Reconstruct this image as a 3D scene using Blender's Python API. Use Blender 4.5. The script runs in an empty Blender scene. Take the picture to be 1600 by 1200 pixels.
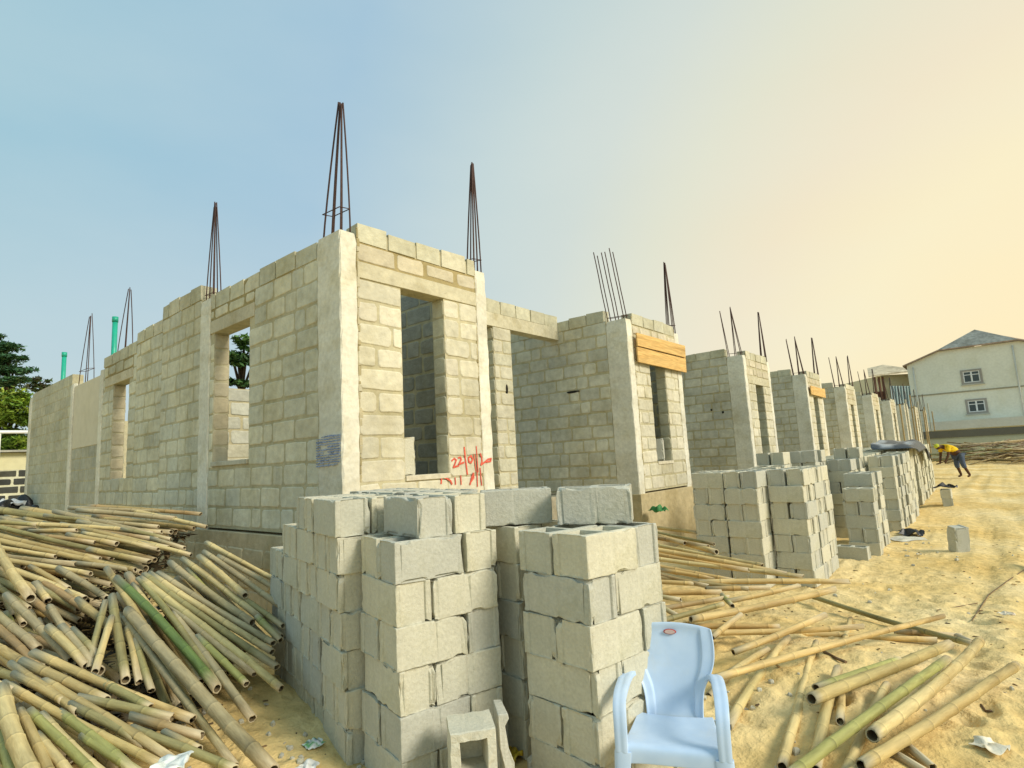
import bpy, bmesh, math, random
from mathutils import Vector, Matrix, noise
from math import sin, cos, pi, radians

random.seed(7)
sc = bpy.context.scene
COL = sc.collection

# ------------------------------------------------------------------ camera (solved from the vanishing points of the terrace)
F = 900.0                                   # focal length in pixels of the 1600 px wide photograph
R0 = Vector((0.64924622, -0.75882753, -0.05157637))     # right
R1 = Vector((0.06938209, 0.12661904, -0.98952198))      # down
R2 = Vector((0.75740707, 0.63886493, 0.13485597))       # forward
CP = Vector((-3.48419204, -5.32310944, 1.74))
cd = bpy.data.cameras.new('camera'); cam = bpy.data.objects.new('camera', cd); COL.objects.link(cam)
cd.sensor_width = 36.0; cd.lens = 36.0 * F / 1600.0; cd.clip_start = 0.05; cd.clip_end = 3000
cam.matrix_world = Matrix(((R0.x, -R1.x, -R2.x, CP.x), (R0.y, -R1.y, -R2.y, CP.y), (R0.z, -R1.z, -R2.z, CP.z), (0, 0, 0, 1)))
sc.camera = cam

def ray(u, v): return R0 * ((u - 800) / F) + R1 * ((v - 600) / F) + R2
def at(u, v, x=None, y=None, z=None):
    r = ray(u, v)
    t = (x - CP.x) / r.x if x is not None else (y - CP.y) / r.y if y is not None else (z - CP.z) / r.z
    return CP + r * t
def dep(u, v, d): return CP + ray(u, v) * d
def depth_of(p): return (p - CP).dot(R2)
def proj(p):
    c = p - CP; w = c.dot(R2)
    return 800 + F * c.dot(R0) / w, 600 + F * c.dot(R1) / w
def lerp(a, b, t): return a + (b - a) * t
def interp(t, pts):
    if t <= pts[0][0]: return pts[0][1]
    for (a, va), (b, vb) in zip(pts, pts[1:]):
        if t <= b: return lerp(va, vb, (t - a) / (b - a))
    return pts[-1][1]
def sstep(a, b, x):
    t = max(0.0, min(1.0, (x - a) / (b - a))); return t * t * (3 - 2 * t)
ORD = ['first', 'second', 'third', 'fourth', 'fifth', 'sixth', 'seventh', 'eighth', 'ninth', 'tenth', 'eleventh', 'twelfth', 'thirteenth', 'fourteenth', 'fifteenth',
       'sixteenth', 'seventeenth', 'eighteenth', 'nineteenth', 'twentieth'] + ['twenty-' + w for w in ('first', 'second', 'third', 'fourth', 'fifth', 'sixth', 'seventh', 'eighth', 'ninth')] + ['thirtieth'] + \
      ['thirty-' + w for w in ('first', 'second', 'third', 'fourth', 'fifth', 'sixth', 'seventh', 'eighth', 'ninth')] + ['fortieth'] + ['forty-' + w for w in ('first', 'second', 'third', 'fourth', 'fifth', 'sixth', 'seventh', 'eighth', 'ninth')] + ['fiftieth'] + \
      ['fifty-' + w for w in ('first', 'second', 'third', 'fourth', 'fifth', 'sixth', 'seventh', 'eighth', 'ninth')] + ['sixtieth'] + ['sixty-' + w for w in ('first', 'second', 'third', 'fourth', 'fifth', 'sixth', 'seventh', 'eighth', 'ninth')]

# ------------------------------------------------------------------ objects
def tag(o, label=None, cat=None, group=None, kind=None):
    if label: o['label'] = label
    if cat: o['category'] = cat
    if group: o['group'] = group
    if kind: o['kind'] = kind
    return o
def link(name, data, parent=None):
    o = bpy.data.objects.new(name, data); COL.objects.link(o)
    if parent: o.parent = parent
    return o
def empty(name, loc=(0, 0, 0), rz=0.0):
    o = link(name, None); o.location = loc; o.rotation_euler = (0, 0, rz); o.empty_display_size = 0.2
    return o

class MB:
    """collects vertices and faces (with a colour per vertex) and links them as one mesh object"""
    def __init__(s): s.v = []; s.f = []; s.c = []; s.sm = []
    def quad(s, pts, c, sm=False):
        i = len(s.v); s.v += [tuple(p) for p in pts]; s.c += [c] * len(pts); s.f.append(tuple(range(i, i + len(pts)))); s.sm.append(sm)
    def hexa(s, p, c):
        i = len(s.v); s.v += [tuple(q) for q in p]; s.c += [c] * 8
        for f in ((0, 3, 2, 1), (4, 5, 6, 7), (0, 1, 5, 4), (1, 2, 6, 5), (2, 3, 7, 6), (3, 0, 4, 7)):
            s.f.append(tuple(i + k for k in f)); s.sm.append(False)
    def box(s, x0, x1, y0, y1, z0, z1, c=(1, 1, 1)):
        s.hexa([(x0, y0, z0), (x1, y0, z0), (x1, y1, z0), (x0, y1, z0), (x0, y0, z1), (x1, y0, z1), (x1, y1, z1), (x0, y1, z1)], c)
    def rings(s, rings, c, cap0=True, cap1=True, sm=True):
        """rings of equal length joined by quads; c one colour or a list per ring"""
        i = len(s.v); n = len(rings[0])
        for k, r in enumerate(rings):
            s.v += [tuple(p) for p in r]; s.c += [c[k] if isinstance(c, list) else c] * n
        for k in range(len(rings) - 1):
            for j in range(n):
                a = i + k * n + j; b = i + k * n + (j + 1) % n
                s.f.append((a, b, b + n, a + n)); s.sm.append(sm)
        if cap0: s.f.append(tuple(i + j for j in range(n))[::-1]); s.sm.append(False)
        if cap1: s.f.append(tuple(i + (len(rings) - 1) * n + j for j in range(n))); s.sm.append(False)
    def tube(s, pts, rad, c, n=8, cap=True):
        pts = [Vector(p) for p in pts]; rs = []
        up = Vector((0, 0, 1))
        for k, p in enumerate(pts):
            t = (pts[min(k + 1, len(pts) - 1)] - pts[max(k - 1, 0)]).normalized()
            a = t.cross(up)
            if a.length < 1e-3: a = t.cross(Vector((1, 0, 0)))
            a.normalize(); b = a.cross(t)
            r = rad[k] if isinstance(rad, (list, tuple)) else rad
            rs.append([p + (a * cos(2 * pi * j / n) + b * sin(2 * pi * j / n)) * r for j in range(n)])
        s.rings(rs, c, cap, cap)
    def build(s, name, mat, parent=None, bevel=0.0, seg=2):
        me = bpy.data.meshes.new(name); me.from_pydata(s.v, [], s.f); me.update()
        at_ = me.color_attributes.new('col', 'FLOAT_COLOR', 'POINT')
        buf = []
        for c in s.c: buf += [c[0], c[1], c[2], 1.0]
        at_.data.foreach_set('color', buf)
        me.polygons.foreach_set('use_smooth', s.sm)
        me.materials.append(mat)
        o = link(name, me, parent)
        if bevel:
            m = o.modifiers.new('bevel', 'BEVEL'); m.width = bevel; m.segments = seg; m.limit_method = 'ANGLE'; m.angle_limit = radians(40)
        return o

# ------------------------------------------------------------------ materials
def mat(name, rough=0.9, spec=0.2):
    m = bpy.data.materials.new(name); m.use_nodes = True
    nt = m.node_tree; b = nt.nodes['Principled BSDF']
    b.inputs['Roughness'].default_value = rough; b.inputs['Specular IOR Level'].default_value = spec
    return m, nt, b
def N(nt, t, **kw):
    n = nt.nodes.new(t)
    for k, v in kw.items():
        if k in n.inputs.keys(): n.inputs[k].default_value = v
        else: setattr(n, k, v)
    return n
def surf(name, base=None, attr=True, rough=0.92, spec=0.2, n1=(1.3, 0.25), n2=(14, 0.22), tint=(0.8, 0.78, 0.62), stain=(0.35, 2.0), bump=(90, 0.25), bump2=(25, 0.2), stretch=None, coord='Object'):
    """base colour (per vertex or flat) broken up by two noises, a stain tint, and grain in the normals"""
    m, nt, b = mat(name, rough, spec); L = nt.links.new
    tc = N(nt, 'ShaderNodeTexCoord'); vec = tc.outputs[coord]
    if stretch:
        mp = N(nt, 'ShaderNodeMapping'); mp.inputs['Scale'].default_value = stretch; L(vec, mp.inputs['Vector']); vec = mp.outputs['Vector']
    if attr: a = N(nt, 'ShaderNodeVertexColor', layer_name='col'); c = a.outputs['Color']
    else:
        a = N(nt, 'ShaderNodeRGB'); a.outputs[0].default_value = (*base, 1); c = a.outputs[0]
    def mul(c, scale, amount, det=4):
        no = N(nt, 'ShaderNodeTexNoise'); no.inputs['Scale'].default_value = scale; no.inputs['Detail'].default_value = det; L(vec, no.inputs['Vector'])
        mr = N(nt, 'ShaderNodeMapRange'); mr.inputs['From Min'].default_value = 0.25; mr.inputs['From Max'].default_value = 0.75
        mr.inputs['To Min'].default_value = 1 - amount; mr.inputs['To Max'].default_value = 1 + amount; L(no.outputs['Fac'], mr.inputs['Value'])
        mx = N(nt, 'ShaderNodeVectorMath', operation='SCALE'); L(c, mx.inputs[0]); L(mr.outputs['Result'], mx.inputs['Scale'])
        return mx.outputs[0]
    c = mul(c, n1[0], n1[1]); c = mul(c, n2[0], n2[1], 6)
    if stain[0]:
        no = N(nt, 'ShaderNodeTexNoise'); no.inputs['Scale'].default_value = stain[1]; no.inputs['Detail'].default_value = 8; no.inputs['Roughness'].default_value = 0.65; L(vec, no.inputs['Vector'])
        cr = N(nt, 'ShaderNodeValToRGB'); cr.color_ramp.elements[0].position = 0.48; cr.color_ramp.elements[1].position = 0.72
        L(no.outputs['Fac'], cr.inputs['Fac'])
        sc_ = N(nt, 'ShaderNodeMath', operation='MULTIPLY'); L(cr.outputs['Color'], sc_.inputs[0]); sc_.inputs[1].default_value = stain[0]
        mx = N(nt, 'ShaderNodeMix', data_type='RGBA', blend_type='MULTIPLY'); L(sc_.outputs[0], mx.inputs['Factor']); L(c, mx.inputs['A']); mx.inputs['B'].default_value = (*tint, 1)
        c = mx.outputs['Result']
    L(c, b.inputs['Base Color'])
    prev = None
    for sc1, st in (bump, bump2):
        if not st: continue
        no = N(nt, 'ShaderNodeTexNoise'); no.inputs['Scale'].default_value = sc1; no.inputs['Detail'].default_value = 5; L(vec, no.inputs['Vector'])
        bp = N(nt, 'ShaderNodeBump'); bp.inputs['Strength'].default_value = st; bp.inputs['Distance'].default_value = 0.6 / sc1; L(no.outputs['Fac'], bp.inputs['Height'])
        if prev: L(prev, bp.inputs['Normal'])
        prev = bp.outputs['Normal']
    if prev: L(prev, b.inputs['Normal'])
    return m
M = {}
M['wall'] = surf('block_wall', n1=(0.7, 0.16), n2=(9, 0.16), tint=(0.62, 0.56, 0.36), stain=(0.55, 1.1), bump=(80, 0.35), bump2=(16, 0.35))
M['concrete'] = surf('column_concrete', n1=(0.9, 0.15), n2=(18, 0.12), tint=(0.66, 0.60, 0.42), stain=(0.6, 2.2), bump=(110, 0.3), bump2=(14, 0.25))
M['block'] = surf('sandcrete', n1=(2.6, 0.13), n2=(60, 0.10), tint=(0.64, 0.62, 0.48), stain=(0.6, 3.2), bump=(170, 0.55), bump2=(50, 0.4))
M['bamboo'] = surf('bamboo', rough=0.6, spec=0.35, n1=(3.0, 0.24), n2=(18, 0.30), tint=(0.34, 0.26, 0.13), stain=(0.95, 5.0), bump=(60, 0.25), bump2=(20, 0.15), stretch=(0.22, 1.6, 1.6))
M['wood'] = surf('formwork_wood', base=(0.66, 0.43, 0.16), attr=False, rough=0.75, n1=(3, 0.15), n2=(14, 0.25), tint=(0.55, 0.4, 0.2), stain=(0.5, 4), bump=(40, 0.3), stretch=(0.25, 2, 3))
M['rebar'] = surf('rusty_steel', base=(0.075, 0.042, 0.034), attr=False, rough=0.7, n2=(30, 0.3), stain=(0.3, 9), bump=(150, 0.3))
M['plain'] = surf('painted_surface', n1=(0.3, 0.07), n2=(5, 0.06), stain=(0.45, 0.45), tint=(0.8, 0.78, 0.66), bump=(30, 0.05), bump2=(8, 0.03))
M['cloth'] = surf('cloth', rough=0.8, n1=(2, 0.1), n2=(20, 0.15), stain=(0, 1), bump=(200, 0.2), bump2=(30, 0.1))
M['tarp'] = surf('plastic_tarp', rough=0.42, spec=0.5, n1=(2, 0.15), n2=(12, 0.2), stain=(0.2, 3), bump=(25, 0.3), bump2=(9, 0.3))
M['leaf'] = surf('leaves', rough=0.6, spec=0.3, n1=(0.6, 0.2), n2=(5, 0.25), stain=(0, 1), bump=(40, 0.0), bump2=(9, 0.0))
M['bark'] = surf('bark', base=(0.09, 0.065, 0.045), attr=False, n1=(2, 0.3), n2=(14, 0.3), bump=(30, 0.5))
M['paint'] = surf('paint_strokes', rough=0.6, n1=(3, 0.15), n2=(40, 0.3), stain=(0, 1), bump=(80, 0.1))
M['pipe'] = surf('green_pipe', base=(0.015, 0.36, 0.24), attr=False, rough=0.4, spec=0.5, n1=(2, 0.1), n2=(12, 0.1), stain=(0.3, 3), bump=(30, 0.02))
M['roof'] = surf('roof_sheet', n1=(0.5, 0.3), n2=(3, 0.3), stain=(0.7, 0.7), tint=(0.55, 0.5, 0.4), bump=(8, 0.2), bump2=(2, 0.1))
m, nt, b = mat('window_glass', 0.12, 0.5); b.inputs['Base Color'].default_value = (0.05, 0.065, 0.06, 1); M['glass'] = m
m, nt, b = mat('blue_plastic', 0.38, 0.45)
b.inputs['Subsurface Weight'].default_value = 0.0
L = nt.links.new
tc = N(nt, 'ShaderNodeTexCoord'); no = N(nt, 'ShaderNodeTexNoise'); no.inputs['Scale'].default_value = 9; no.inputs['Detail'].default_value = 7; L(tc.outputs['Object'], no.inputs['Vector'])
cr = N(nt, 'ShaderNodeValToRGB'); cr.color_ramp.elements[0].position = 0.3; cr.color_ramp.elements[0].color = (0.44, 0.58, 0.77, 1); cr.color_ramp.elements[1].position = 0.75; cr.color_ramp.elements[1].color = (0.53, 0.66, 0.83, 1)
L(no.outputs['Fac'], cr.inputs['Fac'])
nd_ = N(nt, 'ShaderNodeTexNoise'); nd_.inputs['Scale'].default_value = 3.2; nd_.inputs['Detail'].default_value = 9; nd_.inputs['Roughness'].default_value = .7; L(tc.outputs['Object'], nd_.inputs['Vector'])
dr = N(nt, 'ShaderNodeValToRGB'); dr.color_ramp.elements[0].position = .52; dr.color_ramp.elements[1].position = .78; dr.color_ramp.elements[1].color = (.28, .28, .28, 1); L(nd_.outputs['Fac'], dr.inputs['Fac'])
dm = N(nt, 'ShaderNodeMix', data_type='RGBA'); L(dr.outputs['Color'], dm.inputs['Factor']); L(cr.outputs['Color'], dm.inputs['A']); dm.inputs['B'].default_value = (.52, .47, .34, 1); L(dm.outputs['Result'], b.inputs['Base Color'])
no2 = N(nt, 'ShaderNodeTexNoise'); no2.inputs['Scale'].default_value = 60; no2.inputs['Detail'].default_value = 6; L(tc.outputs['Object'], no2.inputs['Vector'])
mr = N(nt, 'ShaderNodeMapRange'); mr.inputs['To Min'].default_value = 0.28; mr.inputs['To Max'].default_value = 0.55; L(no2.outputs['Fac'], mr.inputs['Value']); L(mr.outputs['Result'], b.inputs['Roughness'])
M['chair'] = m
# sand
m, nt, b = mat('sand', 0.95, 0.1); L = nt.links.new
tc = N(nt, 'ShaderNodeTexCoord'); vec = tc.outputs['Object']
a = N(nt, 'ShaderNodeTexNoise'); a.inputs['Scale'].default_value = 0.55; a.inputs['Detail'].default_value = 7; a.inputs['Roughness'].default_value = 0.6; L(vec, a.inputs['Vector'])
cr = N(nt, 'ShaderNodeValToRGB'); e = cr.color_ramp.elements
e[0].position = 0.3; e[0].color = (0.58, 0.39, 0.13, 1); e[1].position = 0.68; e[1].color = (0.76, 0.61, 0.33, 1)
x = e.new(0.48); x.color = (0.69, 0.51, 0.22, 1); L(a.outputs['Fac'], cr.inputs['Fac'])
g = N(nt, 'ShaderNodeTexNoise'); g.inputs['Scale'].default_value = 9; g.inputs['Detail'].default_value = 8; L(vec, g.inputs['Vector'])
mr = N(nt, 'ShaderNodeMapRange'); mr.inputs['From Min'].default_value = 0.3; mr.inputs['From Max'].default_value = 0.7; mr.inputs['To Min'].default_value = 0.8; mr.inputs['To Max'].default_value = 1.16; L(g.outputs['Fac'], mr.inputs['Value'])
mx = N(nt, 'ShaderNodeVectorMath', operation='SCALE'); L(cr.outputs['Color'], mx.inputs[0]); L(mr.outputs['Result'], mx.inputs['Scale'])
L(mx.outputs[0], b.inputs['Base Color'])
prev = None
for s_, st, di in ((260, 0.35, 0.004), (38, 0.5, 0.02), (9, 0.55, 0.06)):
    no = N(nt, 'ShaderNodeTexNoise'); no.inputs['Scale'].default_value = s_; no.inputs['Detail'].default_value = 6; L(vec, no.inputs['Vector'])
    bp = N(nt, 'ShaderNodeBump'); bp.inputs['Strength'].default_value = st; bp.inputs['Distance'].default_value = di; L(no.outputs['Fac'], bp.inputs['Height'])
    if prev: L(prev, bp.inputs['Normal'])
    prev = bp.outputs['Normal']
L(prev, b.inputs['Normal']); M['sand'] = m

# ------------------------------------------------------------------ ground
rg = random.Random(3)
dents = []
for k in range(640):
    x_ = rg.uniform(-3.2, 12); y_ = rg.uniform(-7.5, -2.6)
    dents.append((x_, y_, rg.uniform(0.08, 0.19), rg.uniform(0.05, 0.10), rg.gauss(0.2, .6), rg.uniform(0.010, 0.036)))
for k in range(60):
    dents.append((rg.uniform(-2.8, -1.3), rg.uniform(-2.5, 0.5), rg.uniform(0.06, 0.16), rg.uniform(0.05, 0.09), rg.uniform(0, pi), rg.uniform(0.01, 0.03)))
cellmap = {}
for d_ in dents:
    cellmap.setdefault((int(d_[0] // 0.5), int(d_[1] // 0.5)), []).append(d_)
def gbase(x, y):
    z = -0.11 * sstep(1.5, 4.6, x) * (1 - sstep(9, 16, x)) + 0.22 * sstep(12, 30, x) * sstep(-9, -2, y)
    z += 0.20 * math.exp(-((x + 2.35) ** 2 / 1.4 + (y + 0.6) ** 2 / 3.0))
    z += 0.30 * sstep(1.0, 3.5, y) * (1 - sstep(-0.2, 3, x))
    z += 0.16 * math.exp(-((x + 1.32) ** 2 / 0.10 + (y + 0.75) ** 2 / 0.5))
    z += 0.12 * math.exp(-((x - 1.6) ** 2 / 1.6 + (y + 4.2) ** 2 / 0.5))
    return z
def gz(x, y, fine=True):
    z = gbase(x, y)
    if fine and abs(x) < 60 and abs(y) < 60:
        z += 0.05 * noise.noise((x * 0.9, y * 0.9, 1.7)) + 0.034 * noise.noise((x * 2.6, y * 2.6, 5.1)) + 0.012 * noise.noise((x * 7, y * 7, 2.2))
        if x > -1:
            for yr in (-5.15, -6.9, -5.75): q = (y - yr - .25 * sin(x * .35 + yr) - .05 * x) / .13; z -= .018 * sstep(-1, 1.5, x) * (math.exp(-q * q) - .5 * math.exp(-(abs(q) - 1.9) ** 2))
        ci, cj = int(x // 0.5), int(y // 0.5)
        for i in (-1, 0, 1):
            for j in (-1, 0, 1):
                for (dx, dy, a_, b_, t_, h_) in cellmap.get((ci + i, cj + j), ()):
                    px = x - dx; py = y - dy; u_ = (px * cos(t_) + py * sin(t_)) / a_; w_ = (-px * sin(t_) + py * cos(t_)) / b_
                    q = u_ * u_ + w_ * w_
                    if q < 6: z += h_ * (0.45 * math.exp(-(q - 1.8) ** 2) - math.exp(-q))
    return z
def axis(lo, hi, step, far_lo, far_hi):
    a = [lo]
    while a[-1] < hi: a.append(a[-1] + step)
    s = step; p = a[-1]
    while p < far_hi: s *= 1.075; p += s; a.append(p)
    s = step; p = lo; b = []
    while p > far_lo: s *= 1.12; p -= s; b.append(p)
    return b[::-1] + a
xs = axis(-3.4, 4.6, 0.035, -260, 420); ys = axis(-6.2, -1.2, 0.035, -300, 320)
gv = [(x, y, gz(x, y)) for x in xs for y in ys]; n = len(ys)
gf = [(i * n + j, (i + 1) * n + j, (i + 1) * n + j + 1, i * n + j + 1) for i in range(len(xs) - 1) for j in range(n - 1)]
me = bpy.data.meshes.new('sand_ground'); me.from_pydata(gv, [], gf); me.update(); me.polygons.foreach_set('use_smooth', [True] * len(gf)); me.materials.append(M['sand'])
tag(link('sand_ground', me), 'trodden yellow sand of the building plot', 'ground', kind='structure')

# ------------------------------------------------------------------ hollow blocks
BL, BW, BH = 0.452, 0.223, 0.222
def block_mesh(seed, hole=True):
    rnd = random.Random(seed); bm = bmesh.new()
    t = 0.034; xs_ = [-BL / 2, -BL / 2 + t, -t * 0.6, t * 0.6, BL / 2 - t, BL / 2]; ys_ = [-BW / 2, -BW / 2 + t, BW / 2 - t, BW / 2]
    g = {}
    for k, z in enumerate((0.0, BH)):
        for i, x in enumerate(xs_):
            for j, y in enumerate(ys_): g[i, j, k] = bm.verts.new((x, y, z))
    def cell(i, j): return (i in (1, 3)) and j == 1
    for i in range(5):
        for j in range(3):
            bm.faces.new((g[i, j, 0], g[i, j + 1, 0], g[i + 1, j + 1, 0], g[i + 1, j, 0]))
            if not cell(i, j): bm.faces.new((g[i, j, 1], g[i + 1, j, 1], g[i + 1, j + 1, 1], g[i, j + 1, 1]))
    for i in (1, 3):
        q = [g[i, 1, 1], g[i + 1, 1, 1], g[i + 1, 2, 1], g[i, 2, 1]]
        cx = (xs_[i] + xs_[i + 1]) / 2
        d = [bm.verts.new((cx + (v.co.x - cx) * 0.9, v.co.y * 0.9, 0.03)) for v in q]
        for a_ in range(4): bm.faces.new((q[a_], q[(a_ + 1) % 4], d[(a_ + 1) % 4], d[a_]))
        bm.faces.new(d)
    outer = []
    for i in range(5):
        outer.append(bm.faces.new((g[i, 0, 0], g[i + 1, 0, 0], g[i + 1, 0, 1], g[i, 0, 1])))
        outer.append(bm.faces.new((g[i + 1, 3, 0], g[i, 3, 0], g[i, 3, 1], g[i + 1, 3, 1])))
    # ends: a shallow frog between two raised ribs
    for i, sg in ((0, -1), (5, 1)):
        for j in (0, 2):
            q = (g[i, j, 0], g[i, j + 1, 0], g[i, j + 1, 1], g[i, j, 1]); bm.faces.new(q if sg > 0 else q[::-1])
        q = [g[i, 1, 0], g[i, 2, 0], g[i, 2, 1], g[i, 1, 1]]
        if sg < 0: q = q[::-1]
        dd = [bm.verts.new((v.co.x - sg * 0.011, v.co.y * 0.93, v.co.z)) for v in q]
        for a_ in range(4):
            try: bm.faces.new((q[a_], q[(a_ + 1) % 4], dd[(a_ + 1) % 4], dd[a_]))
            except ValueError: pass
        bm.faces.new(dd)
    bmesh.ops.recalc_face_normals(bm, faces=bm.faces)
    bm.normal_update()
    ed = [e for e in bm.edges if len(e.link_faces) == 2 and e.calc_face_angle(0) > 0.6 and all(abs(abs(v.co.x) - BL / 2) < 1e-4 or abs(abs(v.co.y) - BW / 2) < 1e-4 for v in e.verts)]
    r = bmesh.ops.subdivide_edges(bm, edges=ed, cuts=4, use_grid_fill=False)
    ed = [e for e in bm.edges if len(e.link_faces) == 2 and e.calc_face_angle(0) > 0.6 and all(abs(abs(v.co.x) - BL / 2) < 1e-4 or abs(abs(v.co.y) - BW / 2) < 1e-4 for v in e.verts)]
    try: bmesh.ops.bevel(bm, geom=ed, offset=0.0065, segments=2, profile=0.6, affect='EDGES')
    except Exception: pass
    bm.normal_update()
    big = [f for f in bm.faces if f.calc_area() > 0.006 and (abs(f.normal.x) > .9 or abs(f.normal.y) > .9) and (abs(f.calc_center_median().y) > BW / 2 - .02 or abs(f.calc_center_median().x) > BL / 2 - .02)]
    side = [f for f in big if abs(f.normal.y) > .9]
    if side: bmesh.ops.dissolve_faces(bm, faces=[f for f in side if f.normal.y > 0]); bmesh.ops.dissolve_faces(bm, faces=[f for f in bm.faces if f.normal.y < -.9 and f.calc_area() > .006 and f.calc_center_median().y < -BW / 2 + .02])
    big = [f for f in bm.faces if f.calc_area() > 0.006 and (abs(f.normal.x) > .9 or abs(f.normal.y) > .9) and (abs(f.calc_center_median().y) > BW / 2 - .02 or abs(f.calc_center_median().x) > BL / 2 - .02)]
    bmesh.ops.inset_individual(bm, faces=big, thickness=0.012, depth=0.0)
    off = Vector((seed * 3.7, seed * 1.3, 0))
    for v in bm.verts:
        p = v.co * 9 + off; p2 = v.co * 30 + off
        corner = (abs(v.co.x) > BL / 2 - 0.010) + (abs(v.co.y) > BW / 2 - 0.010) + (v.co.z < 0.010 or v.co.z > BH - 0.010)
        k = 0.0042
        v.co += noise.noise_vector(v.co * 3 + off) * 0.0022 + noise.noise_vector(p2) * (k if corner >= 2 else 0)
        if corner >= 2:
            w = noise.noise(v.co * 11 + off * 2)
            if w > 0.28: v.co += Vector((-v.co.x * 0.05, -v.co.y * 0.09, (BH / 2 - v.co.z) * 0.16)) * min(1, (w - 0.28) * 6)
    me = bpy.data.meshes.new('sandcrete_block'); bm.to_mesh(me); bm.free()
    base = [(0.54, 0.52, 0.41), (0.57, 0.545, 0.425), (0.51, 0.50, 0.405), (0.59, 0.56, 0.43), (0.48, 0.475, 0.40)][seed % 5]
    c = me.color_attributes.new('col', 'FLOAT_COLOR', 'POINT'); c.data.foreach_set('color', [*base, 1.0] * len(me.vertices))
    me.materials.append(M['block'])
    return me
BLOCKS = [block_mesh(k) for k in range(10)]
brnd = random.Random(11)
G_BLOCK = 'hollow sandcrete blocks stacked on the sand'
nblocks = 0
def place_block(p, rz, label, tilt=(0, 0), mesh=None, group=G_BLOCK):
    global nblocks; nblocks += 1
    o = link('hollow_block', mesh or brnd.choice(BLOCKS)); o.location = p; o.rotation_euler = (tilt[0], tilt[1], rz)
    return tag(o, label, 'concrete block', group)
def ordl(k, n): return 'top' if k == n - 1 else 'bottom' if k == 0 else ORD[n - 1 - k]
def stack(org, yaw, n, name, roles, pat, h=0.2238, z0=0.0, size=(0.47, 0.47), jit=0.008, first=0, flip=0, stuffmb=None, keep=None, lean=0.0, sc2=(1, 1)):
    """pat(layer) -> list of (dx, dy, turned, role index); positions from the stack's corner along its own two directions"""
    c, s = cos(yaw), sin(yaw)
    for k in range(first, n):
        for (dx, dy, turned, role) in pat(k + flip):
            if keep and not keep(k, role): continue
            x = dx * sc2[0] + brnd.uniform(-jit, jit) + lean * (1 - k / 6); y = dy * sc2[1] + brnd.uniform(-jit, jit)
            p = Vector((org[0] + x * c - y * s, org[1] + x * s + y * c, z0 + k * h))
            rz = yaw + (pi / 2 if turned else 0) + brnd.uniform(-0.02, 0.02) + (pi if brnd.random() < 0.5 else 0)
            ob = place_block(p, rz, f'hollow block, {ordl(k, n)} layer of {name}, {roles[role]}', (brnd.uniform(-0.006, 0.006), brnd.uniform(-0.006, 0.006)))
            ob.scale = (sc2[1] if turned else sc2[0], sc2[0] if turned else sc2[1], 1)
def pair(k):      # two blocks a layer, turned from one layer to the next
    q = 0.117
    return [(0.235, q, False, 0), (0.235, 0.47 - q, False, 1)] if k % 2 else [(q, 0.235, True, 2), (0.47 - q, 0.235, True, 3)]

# corner stack: three blocks a layer, pinwheel
def trio(k):
    q = 0.119
    if k % 2: return [(q, 0.235, True, 0), (0.24 + 0.229, q, False, 1), (0.24 + 0.229, 0.475 - q, False, 2)]
    return [(0.229, q, False, 3), (0.229, 0.475 - q, False, 4), (0.458 + q + 0.004, 0.235, True, 5)]
YA = radians(-14)
stack((-1.47, -2.74), YA, 7, 'corner stack behind broken block', ['across the bamboo end', 'along the sunny face', 'along the back', 'sunny half, end towards bamboo', 'back half, end towards bamboo', 'across the far end'], trio, flip=1, keep=lambda k, r: k < 6, sc2=(.95, 1.13))
ca, sa = cos(YA), sin(YA)
for i, (dx, lab_) in enumerate([(.255, 'bamboo side'), (.488, 'chair side')]):
    dy = .255 + .01 * i
    place_block((-1.47 + dx * ca - dy * sa, -2.74 + dx * sa + dy * ca, 6 * .2238 + .002), YA + radians(92 + i * 2), f'hollow block, top layer of corner stack behind broken block, lengthwise on its {lab_}', (.006, -.008))
# long stack behind it: columns of pairs running back towards the end wall
YB = radians(-15)
cb, sb = cos(YB), sin(YB)
heights = [7, 7, 6, 5]
pr = ['crosswise, sand side', 'crosswise, wall side', 'lengthwise, bamboo side', 'lengthwise, inner side']
for i, hN in enumerate(heights):
    ox = -0.0 ; oy = i * 0.478
    org = (-1.475 + ox * cb - oy * sb, -2.16 + ox * sb + oy * cb)
    stack(org, YB, hN, f'long stack, {ORD[i]} column from corner stack', pr, pair, flip=i, lean=.055, z0=0.0 if i < 3 else 0.0)
for i in range(3):
    oy = i * 0.478; ox = 0.485
    org = (-1.40 + ox * cb - oy * sb, -2.19 + ox * sb + oy * cb)
    stack(org, YB, 7, f'inner file behind long stack, {ORD[i]} column', pr, pair, flip=i + 1, first=4 if i else 3)
# shaded stack in the gap
stack((-0.715, -2.955), radians(-9), 6, 'shaded stack between the two front stacks', ['nearer sand', 'nearer house', 'corner-stack side', 'chair side'], pair, flip=1)
p_ = at(807, 821, z=6 * .2238) + Vector((R2.x, R2.y, 0)).normalized() * .115
place_block((p_.x, p_.y, 6 * .2238 + .002), radians(-46), 'single hollow block laid broadside on top of the shaded stack between the front stacks')
# front stack beside the chair
stack((-0.925, -3.61), radians(-8), 6, 'front stack beside blue chair', ['across the corner-stack end', 'along the sunny face', 'along the back', 'sunny half, end facing corner stack', 'back half, end facing corner stack', 'across the chair end'], trio, flip=1, sc2=(.94, 1.13))
place_block((-0.375, -3.325, 6 * 0.2238 + 0.003), radians(-62), 'single hollow block lying loose on top of the front stack beside the blue chair')

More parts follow.
